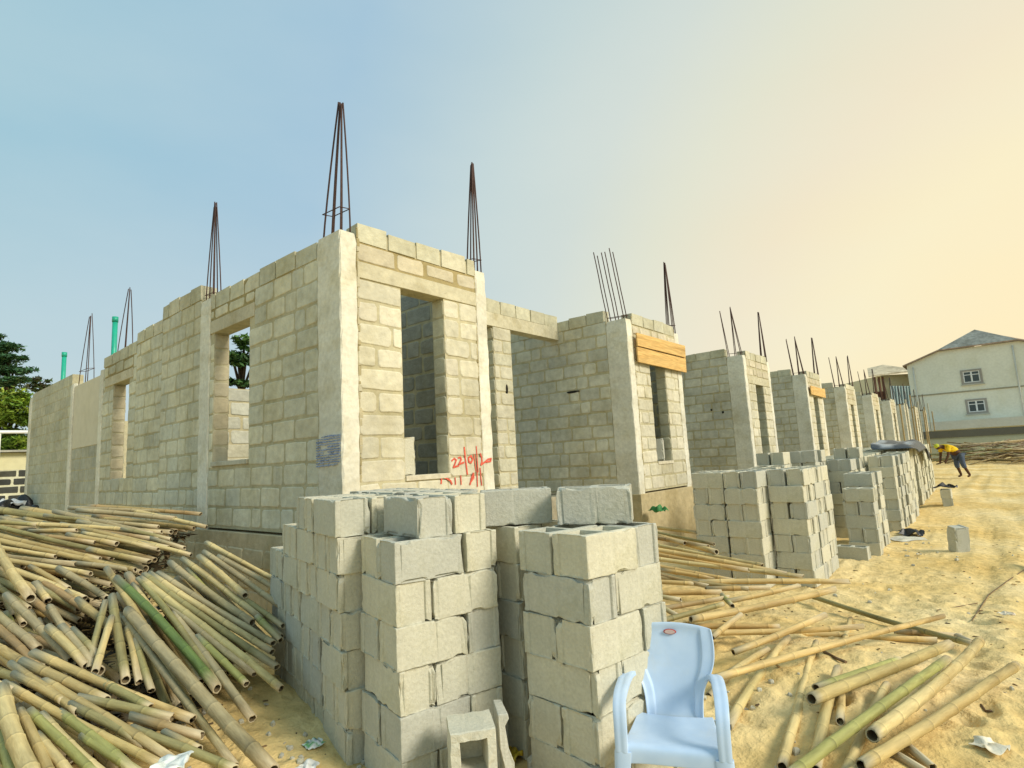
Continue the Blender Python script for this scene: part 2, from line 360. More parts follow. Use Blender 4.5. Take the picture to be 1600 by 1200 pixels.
# rows of stacks beside the sand road: first, second and third file counted from the road
def cz(x, y): return gbase(x, y) - 0.005
RO = ['road side', 'house side', 'nearer chair', 'farther from chair']
n3 = 0
front = [(5.1, 7), (5.62, 7), (6.16, 7), (7.85, 5), (8.45, 6), (9.0, 6), (10.9, 7), (11.45, 7), (12.0, 7), (12.6, 7), (13.2, 7)]
for i, (x, n_) in enumerate(front):
    y = -3.16 - 0.018 * (x - 5) + brnd.uniform(-0.03, 0.03) - (0.34 if 7.5 < x < 8.2 else 0.2 if 8.2 < x < 9.5 else 0.22 if x > 10 else 0)
    far_in = x > 6
    stack((x, y), radians(brnd.uniform(-2, 2)), n_, f'{ORD[i]} road-side stack after bamboo heap', RO, pair, h=0.2232, z0=cz(x, y), flip=i + 1, jit=0.016)
for i, (x, y) in enumerate([(4.72, -2.2), (4.72, -2.67)]):
    stack((x, y), 0, 7, f'{"inner" if i == 0 else "outer"} stack at the bamboo heap end', RO, pair, h=0.2232, z0=cz(x, y), flip=i, jit=0.012)
place_block((7.42, -3.2, cz(7.4, -3.2)), radians(88), 'single hollow block on the sand at the foot of the low road-side stack')
# inner files: only their upper layers show
k3 = 0
for (x, y, n_) in [(5.3, -2.55, 7), (5.3, -2.0, 7), (6.2, -2.5, 7), (7.2, -2.35, 7), (7.75, -2.2, 8), (8.5, -2.55, 8), (9.2, -2.5, 8), (9.8, -2.9, 7), (10.4, -2.95, 8)]:
    stack((x, y), radians(brnd.uniform(-4, 4)), n_, f'{ORD[k3]} inner stack from bamboo heap', RO, pair, h=0.2232, z0=cz(x, y), flip=k3, jit=0.02, first=n_ - 3); k3 += 1
# far stacks: one mass
mb = MB(); fr = random.Random(21)
def plainblock(mb, x, y, z, turned, col):
    a, b_ = (BW / 2, BL / 2) if turned else (BL / 2, BW / 2)
    x += fr.uniform(-.02, .02); y += fr.uniform(-.02, .02)
    t = 0.034
    mb.box(x - a, x + a, y - b_, y + b_, z, z + BH - 0.004, col)
cols = [(0.52, 0.50, 0.375), (0.55, 0.525, 0.39), (0.50, 0.485, 0.375), (0.57, 0.54, 0.40)]
xx = 13.8
while xx < 20.6:
    for rk in range(3):
        y = -3.42 + 0.02 * (xx - 13) + rk * 0.5 + fr.uniform(-.06, .06)
        for k in range(7):
            for (dx, dy, tr, _) in pair(k + int(xx * 2)): plainblock(mb, xx + dx, y + dy, cz(xx, y) + k * 0.2232, tr, fr.choice(cols))
    xx += 0.53
for (x, y, n_) in [(5.3, -2.55, 7), (5.3, -2.0, 7), (6.2, -2.5, 7), (7.2, -2.35, 7), (7.75, -2.2, 8), (8.5, -2.55, 8), (9.2, -2.5, 8), (9.8, -2.9, 7), (10.4, -2.95, 8)]:
    for k in range(n_ - 3):
        for (dx, dy, tr, _) in pair(k): plainblock(mb, x + dx, y + dy, cz(x, y) + k * 0.2232, tr, fr.choice(cols))
xx = 10.4
while xx < 13.6:
    for rk in range(1, 3):
        y = -3.4 + rk * 0.52
        for k in range(7):
            for (dx, dy, tr, _) in pair(k + rk): plainblock(mb, xx + dx, y + dy, cz(xx, y) + k * 0.2232, tr, fr.choice(cols))
    xx += 0.53
tag(mb.build('stacked_masonry', M['block'], bevel=0.006, seg=1), 'mass of further grey block stacks along the sand road', 'block stacks', kind='stuff')

# loose blocks
place_block((15.6, -3.95, cz(15.6, -3.95)), radians(5), 'grey block at the far end of the stacks, lower of two under a black cloth', group=None)
place_block((15.6, -3.95, cz(15.6, -3.95) + 0.2235), radians(0), 'grey block carrying a black cloth at the far end of the road-side stacks', group=None)
p = at(1507, 862, z=gz(8.08, -4.61))
o = place_block((p.x, p.y, gz(p.x, p.y) - 0.02), radians(-52), 'hollow block standing upright on its end alone on the sand road'); o.rotation_euler = (radians(2), radians(-84), radians(-148)); o.location.z += BL / 2 - .03
o = place_block((7.5, -5.55, gz(7.5, -5.55) - 0.02), radians(20), 'grey block lying alone in the sand at the far edge of the road')
# broken block with a shard leaning on it
def broken(name, label, loc, rz, seed):
    rnd = random.Random(seed); mb = MB()
    w, d, h, t = 0.225, 0.222, 0.452, 0.044
    c = (0.57, 0.55, 0.44)
    def jit(p, k=0.006): return Vector(p) + noise.noise_vector(Vector(p) * 23 + Vector((seed, 0, 0))) * k
    def sub(q, n=5):
        r = []
        for a_ in range(4):
            for k in range(n): r.append((lerp(q[a_][0], q[(a_ + 1) % 4][0], k / n), lerp(q[a_][1], q[(a_ + 1) % 4][1], k / n)))
        return r
    for z0_, z1_ in ((0, h / 2), (h / 2, h)):
        O = sub([(-w / 2, z0_), (w / 2, z0_), (w / 2, z1_), (-w / 2, z1_)])
        tb = t if z0_ == 0 else t * .5; tt = t if z1_ == h else t * .5
        I = sub([(-w / 2 + t + .004, z0_ + tb), (w / 2 - t * 1.05, z0_ + tb), (w / 2 - t * 1.1, z1_ - tt), (-w / 2 + t, z1_ - tt * 1.08)])
        rings_ = []; zm = (z0_ + z1_) / 2
        for (R_, y, e) in ((I, d / 2 - .03, 0), (I, -d / 2 + 0.006, 0), (I, -d / 2, 1), (O, -d / 2, 1), (O, -d / 2 + 0.008, 0), (O, -d / 6, 0), (O, d / 6, 0), (O, d / 2, 0)):
            k = 1.05 if (R_ is I and e) else 0.975 if e else 1.0
            rings_.append([jit((x * k, y, (zm + (z - zm) * k) if R_ is I else z - (.004 if e and z > h - .001 else 0)), 0.009 if e else 0.005) for (x, z) in R_])
        mb.rings(rings_, c, True, True, sm=False)
    o = mb.build(name, M['block']); o.location = loc; o.rotation_euler = (0, 0, rz); return tag(o, label, 'concrete block')
pb = at(735, 1128, z=0.45)
broken('broken_block', 'pale broken hollow block on end, square cell facing out, below the corner stack', (pb.x, pb.y, 0.0), radians(-38), 4)
def shard(name, label, pts, thick, loc, rot):
    mb = MB(); n_ = len(pts)
    q = [Vector((x, 0, z)) for x, z in pts]
    f_ = [v + noise.noise_vector(v * 19) * 0.008 for v in q]; bk = [v + Vector((0, thick, 0)) + noise.noise_vector(v * 17) * 0.012 for v in q]
    mb.rings([f_, bk], (0.53, 0.52, 0.44), True, True, sm=False)
    o = mb.build(name, M['block'], bevel=0.004); o.location = loc; o.rotation_euler = rot; return tag(o, label, 'rubble')
ps = at(778, 1108, z=0.46)
shard('block_shard', 'thin broken slab of block leaning against the pale broken block', [(-.015, 0), (.03, 0.0), (.034, .14), (.042, .22), (.018, .29), (.012, .40), (.035, .435), (.03, .462), (-.022, .466), (-.02, .3), (-.012, .2)], 0.19, (ps.x, ps.y - .06, -.01), (0, radians(-3), radians(-38)))
ps = at(838, 1180, z=0.10)
shard('block_shard', 'small jagged chip of block standing in the sand by the front stack', [(-.05, 0), (.05, 0), (.045, .06), (.03, .10), (.035, .15), (0.0, .155), (-.01, .11), (-.045, .085)], 0.05, (ps.x, ps.y, -0.02), (0.05, 0, radians(-40)))

# ------------------------------------------------------------------ the terrace
WCOL = [(0.55, 0.52, 0.37), (0.58, 0.54, 0.39), (0.53, 0.505, 0.365), (0.54, 0.52, 0.39), (0.60, 0.56, 0.41), (0.51, 0.485, 0.35)]
MORT = (0.47, 0.425, 0.275)
def blockface(mb, org, ud, nd, ulen, z0, z1, holes=(), seed=0, course=0.25, blen=0.51, relief=0.013, colf=None, mort=0.02, miss=(), mcol=None):
    """irregular block faces standing slightly proud of the mortar plane; holes = (u0, u1, za, zb)"""
    rnd = random.Random(seed); nC = max(1, round((z1 - z0) / course)); ch = (z1 - z0) / nC
    for r in range(nC):
        za, zb = z0 + r * ch, z0 + (r + 1) * ch; zm = (za + zb) / 2
        ints = [(0.0, ulen)]
        for (h0, h1, ha, hb) in holes:
            if ha - 0.03 < zm < hb + 0.03:
                nx = []
                for (a_, b_) in ints:
                    if h1 <= a_ or h0 >= b_: nx.append((a_, b_)); continue
                    if h0 > a_: nx.append((a_, h0))
                    if h1 < b_: nx.append((h1, b_))
                ints = nx
        for (a_, b_) in ints:
            u = a_; firstb = True
            while u < b_ - 0.03:
                l_ = blen * rnd.uniform(0.85, 1.1)
                if rnd.random() < 0.22: l_ = blen * rnd.uniform(0.45, 0.62)
                if firstb and r % 2: l_ *= 0.55
                firstb = False
                e = min(b_, u + l_)
                if b_ - e < 0.13: e = b_
                m_ = mort * rnd.uniform(0.6, 1.5)
                x0, x1, y0, y1 = u + m_ / 2 * (u > a_ + .01) + .002, e - m_ / 2 * (e < b_ - .01) - .002, za + m_ * rnd.uniform(.35, .75), zb - m_ * rnd.uniform(.35, .75)
                if (r, round(u, 1)) not in miss and x1 - x0 > 0.03:
                    c = colf(rnd) if colf else rnd.choice(WCOL)
                    k = rnd.uniform(0.9, 1.08); c = (c[0] * k, c[1] * k, c[2] * k)
                    w, hgt = x1 - x0, y1 - y0; cr_ = min(0.034, w * 0.14) * rnd.uniform(0.35, 1.2)
                    cr2 = cr_ * rnd.uniform(.5, 1.1); j = lambda s_=0.008: rnd.uniform(-s_, s_)
                    out = [(x0 + cr_, y0 + j()), ((x0 + x1) / 2 + j(.04), y0 + j(.005)), (x1 - cr2, y0 + j()), (x1 + j(.004), y0 + cr2), (x1 + j(.005), (y0 + y1) / 2), (x1 + j(.004), y1 - cr_),
                           (x1 - cr_, y1 + j()), ((x0 + x1) / 2 + j(.04), y1 + j(.005)), (x0 + cr2, y1 + j()), (x0 + j(.004), y1 - cr2), (x0 + j(.005), (y0 + y1) / 2), (x0 + j(.004), y0 + cr_)]
                    cx, cy = (x0 + x1) / 2, (y0 + y1) / 2; rl = relief * rnd.uniform(0.45, 1.25)
                    def P(x, y, h): return org + ud * x + Vector((0, 0, y)) + nd * h
                    ins = min(0.016, w * .2)
                    mid = [(x + (cx - x) * ins * .45 / max(w / 2, .03), y + (cy - y) * ins * .45 / (hgt / 2)) for x, y in out]
                    inn = [(x + (cx - x) * ins / max(w / 2, .03), y + (cy - y) * ins / (hgt / 2)) for x, y in out]
                    tw = rnd.uniform(-.004, .004); tv = rnd.uniform(-.004, .004)
                    rr = [[P(x, y, -0.004) for x, y in out], [P(x, y, rl * .75) for x, y in mid], [P(x, y, rl + tw * (x - cx) / w + tv * (y - cy) / hgt) for x, y in inn]]
                    flipd = ud.cross(Vector((0, 0, 1))).dot(nd) < 0
                    if flipd: rr = [q[::-1] for q in rr]
                    i0 = len(mb.v); mb.rings(rr, [mcol or (MORT if rnd.random() < .6 else c), c, c], False, True, sm=True)
                u = e
UX, UY, UZ = Vector((1, 0, 0)), Vector((0, 1, 0)), Vector((0, 0, 1))
def slab(mb, axis_, a0, a1, t0, t1, z0, z1, holes=(), c=MORT):
    """wall core along axis_ with rectangular holes cut out"""
    cuts = sorted({a0, a1, *[h[0] for h in holes], *[h[1] for h in holes]})
    cuts = [q for q in cuts if a0 <= q <= a1]
    for p_, q in zip(cuts, cuts[1:]):
        if q - p_ < 1e-4: continue
        zs = [(z0, z1)]
        for (h0, h1, ha, hb) in holes:
            if h0 <= p_ + 1e-5 and h1 >= q - 1e-5:
                nx = []
                for (s_, e_) in zs:
                    if ha > s_: nx.append((s_, min(e_, ha)))
                    if hb < e_: nx.append((max(s_, hb), e_))
                zs = nx
        for (s_, e_) in zs:
            if e_ - s_ < 1e-3: continue
            if axis_ == 'x': mb.box(p_, q, t0, t1, s_, e_, c)
            else: mb.box(t0, t1, p_, q, s_, e_, c)
def toprow(mb, axis_, a0, a1, t0, t1, z, seed, h=0.22, gap=0.02, prob=1.0):
    """the uneven last course: whole blocks with ragged mortar between"""
    rnd = random.Random(seed); u = a0
    while u < a1 - 0.08:
        e = min(a1, u + 0.46 * rnd.uniform(.9, 1.05))
        if a1 - e < .15: e = a1
        zt = z + h + rnd.uniform(-.018, .014); c = rnd.choice(WCOL); k = rnd.uniform(.9, 1.05); c = tuple(q * k for q in c)
        i0, i1 = u + gap * .5, e - gap * .5; o_ = rnd.uniform(-.006, .008)
        if rnd.random() < prob:
            if axis_ == 'x': pts = [(i0, t0 - o_), (i1, t0 - o_), (i1, t1 + o_), (i0, t1 + o_)]
            else: pts = [(t0 - o_, i0), (t1 + o_, i0), (t1 + o_, i1), (t0 - o_, i1)]
            mb.hexa([(x, y, z) for x, y in pts] + [(x + rnd.uniform(-.008, .008), y + rnd.uniform(-.008, .008), zt + rnd.uniform(-.01, .01)) for x, y in pts], c)
            if e < a1 - .01:
                if axis_ == 'x': mb.box(i1, e + gap * .5, t0 + .012, t1 - .012, z, zt - rnd.uniform(.01, .06), MORT)
                else: mb.box(t0 + .012, t1 - .012, i1, e + gap * .5, z, zt - rnd.uniform(.01, .06), MORT)
        u = e
CC = (0.69, 0.66, 0.54)
def column(parent, x0, x1, y0, y1, z0, z1, seed, c=CC):
    """board-cast column with faint pour lines, slightly ragged arrises"""
    mb = MB(); rnd = random.Random(seed); nz = 30; rings_ = []; cols_ = []
    ro = 0.012
    for k in range(nz + 1):
        z = lerp(z0, z1, k / nz); ox, oy = rnd.uniform(-.004, .004), rnd.uniform(-.004, .004)
        ring = []
        for (x, y, sx, sy) in ((x0, y0, 1, 1), (x1, y0, -1, 1), (x1, y1, -1, -1), (x0, y1, 1, -1)):
            w1, w2 = rnd.uniform(.3, 2.2), rnd.uniform(.3, 2.2)
            a_ = (x + ox, y + sy * ro * w1 + oy, z); b_ = (x + sx * ro * w2 + ox, y + oy, z)
            ring += [a_, b_] if sx * sy > 0 else [b_, a_]
        if k == nz: ring = [(x + (cx_ - x) * .08, y + (cy_ - y) * .08, z + rnd.uniform(-.01, .012)) for (x, y, z) in ring for cx_, cy_ in [((x0 + x1) / 2, (y0 + y1) / 2)]]
        rings_.append(ring)
        kk = 0.93 if k in (22, 11) else rnd.uniform(.97, 1.02)
        cols_.append(tuple(q * kk for q in c))
    mb.rings(rings_, cols_, True, True, sm=False)
    return mb.build('column', M['concrete'], parent)
def rebar_set(col, cx, cy, wx, wy, z0, tip, style, seed, lean=(0, 0), n=6, stirrup=None, r=0.0085):
    rnd = random.Random(seed)
    spots = [(-wx / 2, -wy / 2), (wx / 2, -wy / 2), (-wx / 2, wy / 2), (wx / 2, wy / 2), (-wx / 2, 0), (wx / 2, 0)][:n] if wy >= wx else [(-wx / 2, -wy / 2), (wx / 2, -wy / 2), (-wx / 2, wy / 2), (wx / 2, wy / 2), (0, -wy / 2), (0, wy / 2)][:n]
    for k, (dx, dy) in enumerate(spots):
        mb = MB(); h = tip - z0 - rnd.uniform(0, .1)
        pts = []
        for j in range(7):
            t = j / 6
            if style == 'cone': f_ = 1 - .84 * t ** 1.25; bx, by = dx * f_ + lean[0] * t, dy * f_ + lean[1] * t
            elif style == 'two': tx = (1 if dy > 0 else -1) * wy * .42; bx, by = dx * (1 - .9 * t) + lean[0] * t, lerp(dy, tx, t) + lean[1] * t
            else: bx, by = dx + lean[0] * t + rnd.uniform(-.006, .006), dy + lean[1] * t
            pts.append((cx + bx, cy + by, z0 - .08 + (h + .08) * t))
        mb.tube(pts, r, (1, 1, 1), 6); mb.build('rebar', M['rebar'], col)
    if stirrup:
        mb = MB(); z = stirrup; f_ = 1 - .84 * ((z - z0) / (tip - z0)) ** 1.25 if style == 'cone' else 1
        a_, b_ = wx / 2 * f_ + .012, wy / 2 * f_ + .012
        q = [(cx - a_, cy - b_, z - .02), (cx + a_, cy - b_, z), (cx + a_, cy + b_, z + .02), (cx - a_, cy + b_, z), (cx - a_, cy - b_, z - .02)]
        mb.tube(q, .006, (1, 1, 1), 6); mb.build('stirrup', M['rebar'], col)
ZD = 1.08
def ribbon(mb, pts, w, nd, c, th=0.006):
    """painted stroke: a thin coat following a polyline on a wall"""
    pts = [Vector(p) for p in pts]
    for k in range(len(pts) - 1):
        a_, b_ = pts[k], pts[k + 1]; t = (b_ - a_).normalized(); s_ = t.cross(nd).normalized() * w / 2; e = t * w * .25
        q = [a_ - e + s_, b_ + e + s_, b_ + e - s_, a_ - e - s_]
        mb.hexa([v for v in q] + [v + nd * (th + .0007 * k) for v in q], c)

def bay(k, X0, label):
    """one house of the terrace: projecting front bay, side wall, set-back front with lintel"""
    T = empty('unfinished_house', (0, 0, 0)); tag(T, label, 'house', 'unfinished terrace houses')
    near = k < 3; sd = 100 * k
    W = 2.36; rnd = random.Random(sd + 5)
    ho = (X0 + 0.84, X0 + 1.54, 1.64 if k == 0 else 1.6, 3.9 if k == 0 else 3.62)
    cz0 = ZD - .05
    # front wall of the bay
    mb = MB(); ft = 4.33
    slab(mb, 'x', X0 + .22, X0 + 2.15, .012, .232, ZD - 0.02, ft, [ho], MORT)
    lz = (3.9, 4.09) if k == 0 else (3.62, 3.84)
    lin = (X0 + .22, X0 + 2.15) if k != 1 else (X0 + .6, X0 + 1.8)
    blockface(mb, Vector((X0 + .22, .012, 0)), UX, -UY, 1.93, ZD, lz[0], [(ho[0] - X0 - .22, ho[1] - X0 - .22, ho[2], ho[3])], sd + 1, relief=.012, colf=lambda r: r.choice([(0.58, 0.54, 0.40), (0.60, 0.56, 0.425), (0.56, 0.525, 0.395), (0.615, 0.57, 0.435)]))
    blockface(mb, Vector((X0 + .22, .012, 0)), UX, -UY, 1.93, lz[1], ft, (), sd + 2, relief=.016, mort=.05, mcol=(0.36, 0.29, 0.14), colf=lambda r: r.choice([(0.58, 0.52, 0.38), (0.54, 0.48, 0.34)]))
    toprow(mb, 'x', X0 + .22, X0 + 2.15, .0, .235, ft, sd + 3, gap=.03)
    for s_, u_, nd in ((0, ho[0], UX), (1, ho[1], -UX)):
        blockface(mb, Vector((u_, .012 + (.22 if s_ else 0), 0)), -UY if s_ else UY, nd, .22, ho[2], ho[3], (), sd + 7 + s_, relief=.008)
    mb.box(X0 + .222, X0 + 2.148, .009, .02, lz[1] + .003, ft - .002, (0.36, 0.29, 0.14)) if k == 0 else None
    if k < 3:
        r_ = random.Random(sd + 60)
        def seam(P, z0, z1, w0, w1, th):
            z = z0
            while z < z1:
                h_ = r_.uniform(.04, .13); e = min(z1, z + h_)
                if r_.random() < .86:
                    w_ = r_.uniform(w0, w1); a1_, a2_ = w_ * r_.uniform(.6, 1), w_ * r_.uniform(.6, 1); t_ = th * r_.uniform(.5, 1.3); c = r_.choice([(0.42, 0.36, 0.21), (0.47, 0.41, 0.26), (0.52, 0.47, 0.33), (0.36, 0.30, 0.16)])
                    b8 = [P(-.004, z, .004), P(a1_, z, .004), P(a2_, e, .004), P(-.004, e, .004)]; t8 = [P(-.002, z + .004, -t_ * .7), P(a1_ * .7, z + .006, -t_), P(a2_ * .7, e - .006, -t_), P(-.002, e - .004, -t_ * .7)]
                    mb.hexa(b8 + t8, c)
                z = e
        seam(lambda a_, z, d: Vector((X0 + .222 + a_, .012 + d, z)), ZD, 4.5, .015, .07, .016)
        seam(lambda a_, z, d: Vector((X0 + 2.148 - a_, .012 + d, z)), ZD, 4.5, .01, .05, .014)
    mb.build('front_wall', M['wall'], T)
    mb = MB(); mb.box(X0 + .225, X0 + 2.145, -.006, .225, lz[0] + .002, lz[1], (0.53, 0.485, 0.34)); mb.build('lintel', M['wall'], T, bevel=.006)
    mb = MB(); mb.box(ho[0] - .0, ho[1] + .0, -.012, .22, ho[2] - .05, ho[2] + .012, (0.58, 0.53, 0.40)); mb.build('window_sill', M['concrete'], T, bevel=.006)
    # columns
    c0 = column(T, X0, X0 + .222, 0, .47, cz0, 4.41, sd + 20)
    c1 = column(T, X0 + 2.148, X0 + 2.36, 0, .225, cz0, 4.42, sd + 21)
    thick = .0105 if k < 3 else .0145
    st0 = 'cone' if k == 0 else 'straight' if k == 1 else 'two'
    rebar_set(c0, X0 + .11, .235, .13, .36, 4.38, 6.12 if k == 0 else 5.85, st0, sd + 30, lean=(.06, -.03) if k == 0 else (-.30, .05) if k == 1 else (-.2, .1), stirrup=4.72 if k == 0 else 4.5, r=thick)
    rebar_set(c1, X0 + 2.25, .112, .15, .14, 4.42, 6.12, 'cone', sd + 31, lean=(.06 if k == 0 else -.02, .0), stirrup=4.62, r=thick)
    # plinth
    mb = MB(); y1 = 2.0
    prnd = random.Random(sd + 40)
    mb.box(X0 - .035, X0 + 2.40, -.035, .2, -.3, ZD - .05, (0.46, 0.38, 0.22)); mb.box(X0 - .035, X0 + .2, .2, 15.2 if k == 0 else 4, -.3, ZD - .05, (0.46, 0.40, 0.26)); mb.box(X0 + 2.2, X0 + 2.4, .2, 1.9, -.3, ZD - .05, (0.46, 0.40, 0.26))
    mb.box(X0 + .2, X0 + 6.6, 1.62, 15, -.3, ZD - .06, (0.42, 0.38, 0.28))
    if k == 0:
        blockface(mb, Vector((X0 - .035, .2, 0)), UY, -UX, 15, .1, .86, (), sd + 41, colf=lambda r: r.choice([(0.5, 0.44, 0.28), (0.47, 0.42, 0.28)]))
    mb.build('plinth', M['wall'], T, bevel=.01)
    # side wall facing the bamboo end
    if k:
        mb = MB(); tz = 4.44
        hol = [(.8 + rnd.uniform(-.2, .4), .0, 0, 0)]
        slab(mb, 'y', .47, 9.0, X0 + .012, X0 + .222, ZD - .02, tz)
        vis = 4.4 if k == 1 else 2.2
        def sidecol(r): return r.choice([(0.52, 0.505, 0.40), (0.55, 0.53, 0.42), (0.50, 0.49, 0.40), (0.56, 0.54, 0.425)])
        blockface(mb, Vector((X0 + .012, .47, 0)), UY, -UX, vis, ZD, tz, (), sd + 11, colf=sidecol, mort=.026, relief=.012)
        if k < 3: blockface(mb, Vector((X0 + .222, .47, 0)), UY, UX, 1.2, ZD, tz, (), sd + 12, colf=sidecol, mort=.026)
        toprow(mb, 'y', .5, 9.0, X0, X0 + .225, tz, sd + 13)
        mb.build('side_wall', M['wall'], T)
        if k in (1, 2):
            mb = MB(); spots = [(1.35, 3.12, .34, .05)] if k == 1 else [(1.05, 2.95, .05, .06), (.72, 2.85, .07, .07)]
            for (y, z, wy, wz) in spots:
                ring = [(y + wy * .5 * cos(a_) * rnd.uniform(.85, 1.1), z + wz * .5 * sin(a_) * rnd.uniform(.8, 1.2)) for a_ in [2 * pi * q / 10 for q in range(10)]]
                mb.rings([[(X0 - .006, y_, z_) for y_, z_ in ring[::-1]], [(X0 + .05, y_, z_) for y_, z_ in ring[::-1]]], (0.02, 0.018, 0.014), True, True)
            mb.build('putlog_hole', M['paint'], T)
    # the bay's other flank, set-back front, pillar and beam
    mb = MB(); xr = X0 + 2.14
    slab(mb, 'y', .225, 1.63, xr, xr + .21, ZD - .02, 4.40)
    blockface(mb, Vector((xr, 1.63, 0)), -UY, -UX, 1.4, ZD, 4.40, (), sd + 14, colf=lambda r: r.choice([(0.33, 0.325, 0.27), (0.30, 0.30, 0.255), (0.36, 0.35, 0.29)]), mort=.03)  # inner face in darker block colours: the room's shade painted in
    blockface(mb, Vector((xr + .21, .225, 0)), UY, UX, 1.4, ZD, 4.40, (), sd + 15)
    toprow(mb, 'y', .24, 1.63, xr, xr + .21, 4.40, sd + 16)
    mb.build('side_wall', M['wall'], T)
    if k < 4:
        mb = MB(); mb.box(X0 + 2.36, X0 + 2.56, 1.64, 1.86, ZD - .02, 4.26, MORT); mb.build('pillar', M['wall'], T); mb = MB()
        pxa, pxb = X0 + 4.30, X0 + 4.80
        mb.box(pxa, pxb, 1.642, 1.858, ZD - .02, 4.26, MORT)
        blockface(mb, Vector((pxa, 1.642, 0)), UX, -UY, .5, ZD, 4.26, (), sd + 17, colf=lambda r: r.choice([(0.50, 0.48, 0.36), (0.53, 0.50, 0.38)]))
        blockface(mb, Vector((pxa, 1.858, 0)), -UY, -UX, .216, ZD, 4.26, (), sd + 18)
        if k == 0:
            mb.rings([[(pxa + .3 + .03 * cos(a_), 1.622, 3.1 + .09 * sin(a_)) for a_ in [2 * pi * q / 8 for q in range(8)]], [(pxa + .3 + .03 * cos(a_), 1.7, 3.1 + .09 * sin(a_)) for a_ in [2 * pi * q / 8 for q in range(8)]]], (0.02, 0.018, 0.014))
        mb.build('pillar', M['wall'], T)
        mb = MB(); mb.box(X0 + 2.36, X0 + 6.38, 1.63, 1.87, 4.262, 4.52, (0.53, 0.49, 0.35)); mb.build('lintel', M['concrete'], T, bevel=.006)
        mb = MB(); toprow(mb, 'x', X0 + 2.37, X0 + 6.38, 1.63, 1.86, 4.522, sd + 19, h=.25, gap=.025); mb.build('block_course', M['wall'], T)
    # rooms behind
    mb = MB(); slab(mb, 'x', X0 + .23, X0 + 6.3, 5.0, 5.2, ZD - .02, 3.30 if k == 0 else 4.3)
    blockface(mb, Vector((X0 + .23, 5.0, 0)), UX, -UY, 6.0, ZD, 3.30 if k == 0 else 4.3, (), sd + 22, colf=(lambda r: r.choice([(0.52, 0.50, 0.38), (0.48, 0.48, 0.40)])))
    mb.build('inner_wall', M['wall'], T)
    return T

X0S = [0.0, 6.37, 12.95, 19.6, 26.5, 33.4, 40.05, 46.7, 53.4, 60.0]
HL = ['unfinished block house nearest the camera, with a red date painted beside its narrow window',
      'unfinished house with two orange boards nailed over its narrow window, beyond the dated one',
      'third unfinished house of the terrace, its narrow window bare of any board',
      'fourth unfinished house of the terrace, a single orange board over its window',
      'fifth unfinished house of the terrace, counted from the one with the red date',
      'sixth unfinished house of the terrace, counted from the one with the red date',
      'seventh unfinished house of the terrace, counted from the one with the red date',
      'eighth unfinished house of the terrace, counted from the one with the red date',
      'ninth unfinished house of the terrace, last but one before the big cream house',
      'tenth unfinished house of the terrace, the last one before the big cream house']
HOUSES = [bay(k, x, HL[k]) for k, x in enumerate(X0S)]
H0 = HOUSES[0]
# ---- end wall of the first house
mb = MB()
EW = [(.47, 3.36, 4.42), (3.70, 5.30, 4.66), (5.30, 6.55, 4.46), (6.55, 8.5, 4.30), (8.72, 10.75, 4.05), (10.95, 15.0, 4.30)]
holes = [(2.14, 3.24, 1.95, 3.83), (6.92, 7.86, 1.75, 3.66)]
lintels = [(2.0, 3.36, 3.83, 4.02), (6.72, 8.4, 3.66, 3.84)]
for i, (a_, b_, zt) in enumerate(EW):
    if i == 4: continue
    hh = [h for h in holes if h[0] >= a_ and h[1] <= b_]
    top = zt - .22 if i in (0, 1, 2, 3) else zt
    slab(mb, 'y', a_, b_, .012, .222, ZD - .02, top, hh)
    rel = [(h[0] - a_, h[1] - a_, h[2], h[3]) for h in hh] + [(l[0] - a_, l[1] - a_, l[2], 9) for l in lintels if l[0] >= a_ and l[1] <= b_]
    cf = lambda r: r.choice([(0.60, 0.57, 0.425), (0.62, 0.59, 0.44), (0.58, 0.56, 0.43), (0.64, 0.60, 0.44), (0.56, 0.545, 0.425)])
    if i < 4: blockface(mb, Vector((.012, a_, 0)), UY, -UX, b_ - a_, ZD, top, rel, 500 + i, colf=cf, mort=.022, relief=.010)
    else: blockface(mb, Vector((.012, a_, 0)), UY, -UX, b_ - a_, ZD, top, rel, 500 + i, colf=lambda r: r.choice([(0.49, 0.47, 0.34), (0.51, 0.48, 0.35), (0.47, 0.455, 0.34)]), mort=.014, relief=.004)
    for l in lintels:
        if l[0] >= a_ and l[1] <= b_:
            mb.box(.0075, .03, l[0], l[1], l[3], zt - .03, (0.33, 0.27, 0.13))
            blockface(mb, Vector((.0075, l[0], 0)), UY, -UX, l[1] - l[0], l[3], top, (), 590 + i, mort=.05, mcol=(0.33, 0.27, 0.13), relief=.012)
    if i < 4: toprow(mb, 'y', a_, b_, 0, .225, top, 520 + i, gap=.03)
    blockface(mb, Vector((.222, a_, 0)), UY, UX, b_ - a_, ZD, top, rel, 540 + i, colf=cf)
    for h in hh:
        blockface(mb, Vector((.012, h[1], 0)), UX, -UY, .21, h[2], h[3], (), 560 + i, colf=lambda r: r.choice([(0.56, 0.48, 0.32), (0.52, 0.46, 0.32)]), relief=.012)
        blockface(mb, Vector((.222, h[0], 0)), -UX, UY, .21, h[2], h[3], (), 570 + i, relief=.012)
slab(mb, 'y', 8.72, 10.75, .03, .21, ZD - .02, 2.55)
blockface(mb, Vector((.03, 8.72, 0)), UY, -UX, 2.03, ZD, 2.55, (), 580, mort=.012, relief=.005, colf=lambda r: r.choice([(0.43, 0.42, 0.33), (0.45, 0.43, 0.33)]))
mb.build('end_wall', M['wall'], H0)
for l in lintels:
    mb = MB(); mb.box(-.004, .226, l[0], l[1], l[2] + .002, l[3] - .002, (0.54, 0.49, 0.35)); mb.build('lintel', M['concrete'], H0, bevel=.005)
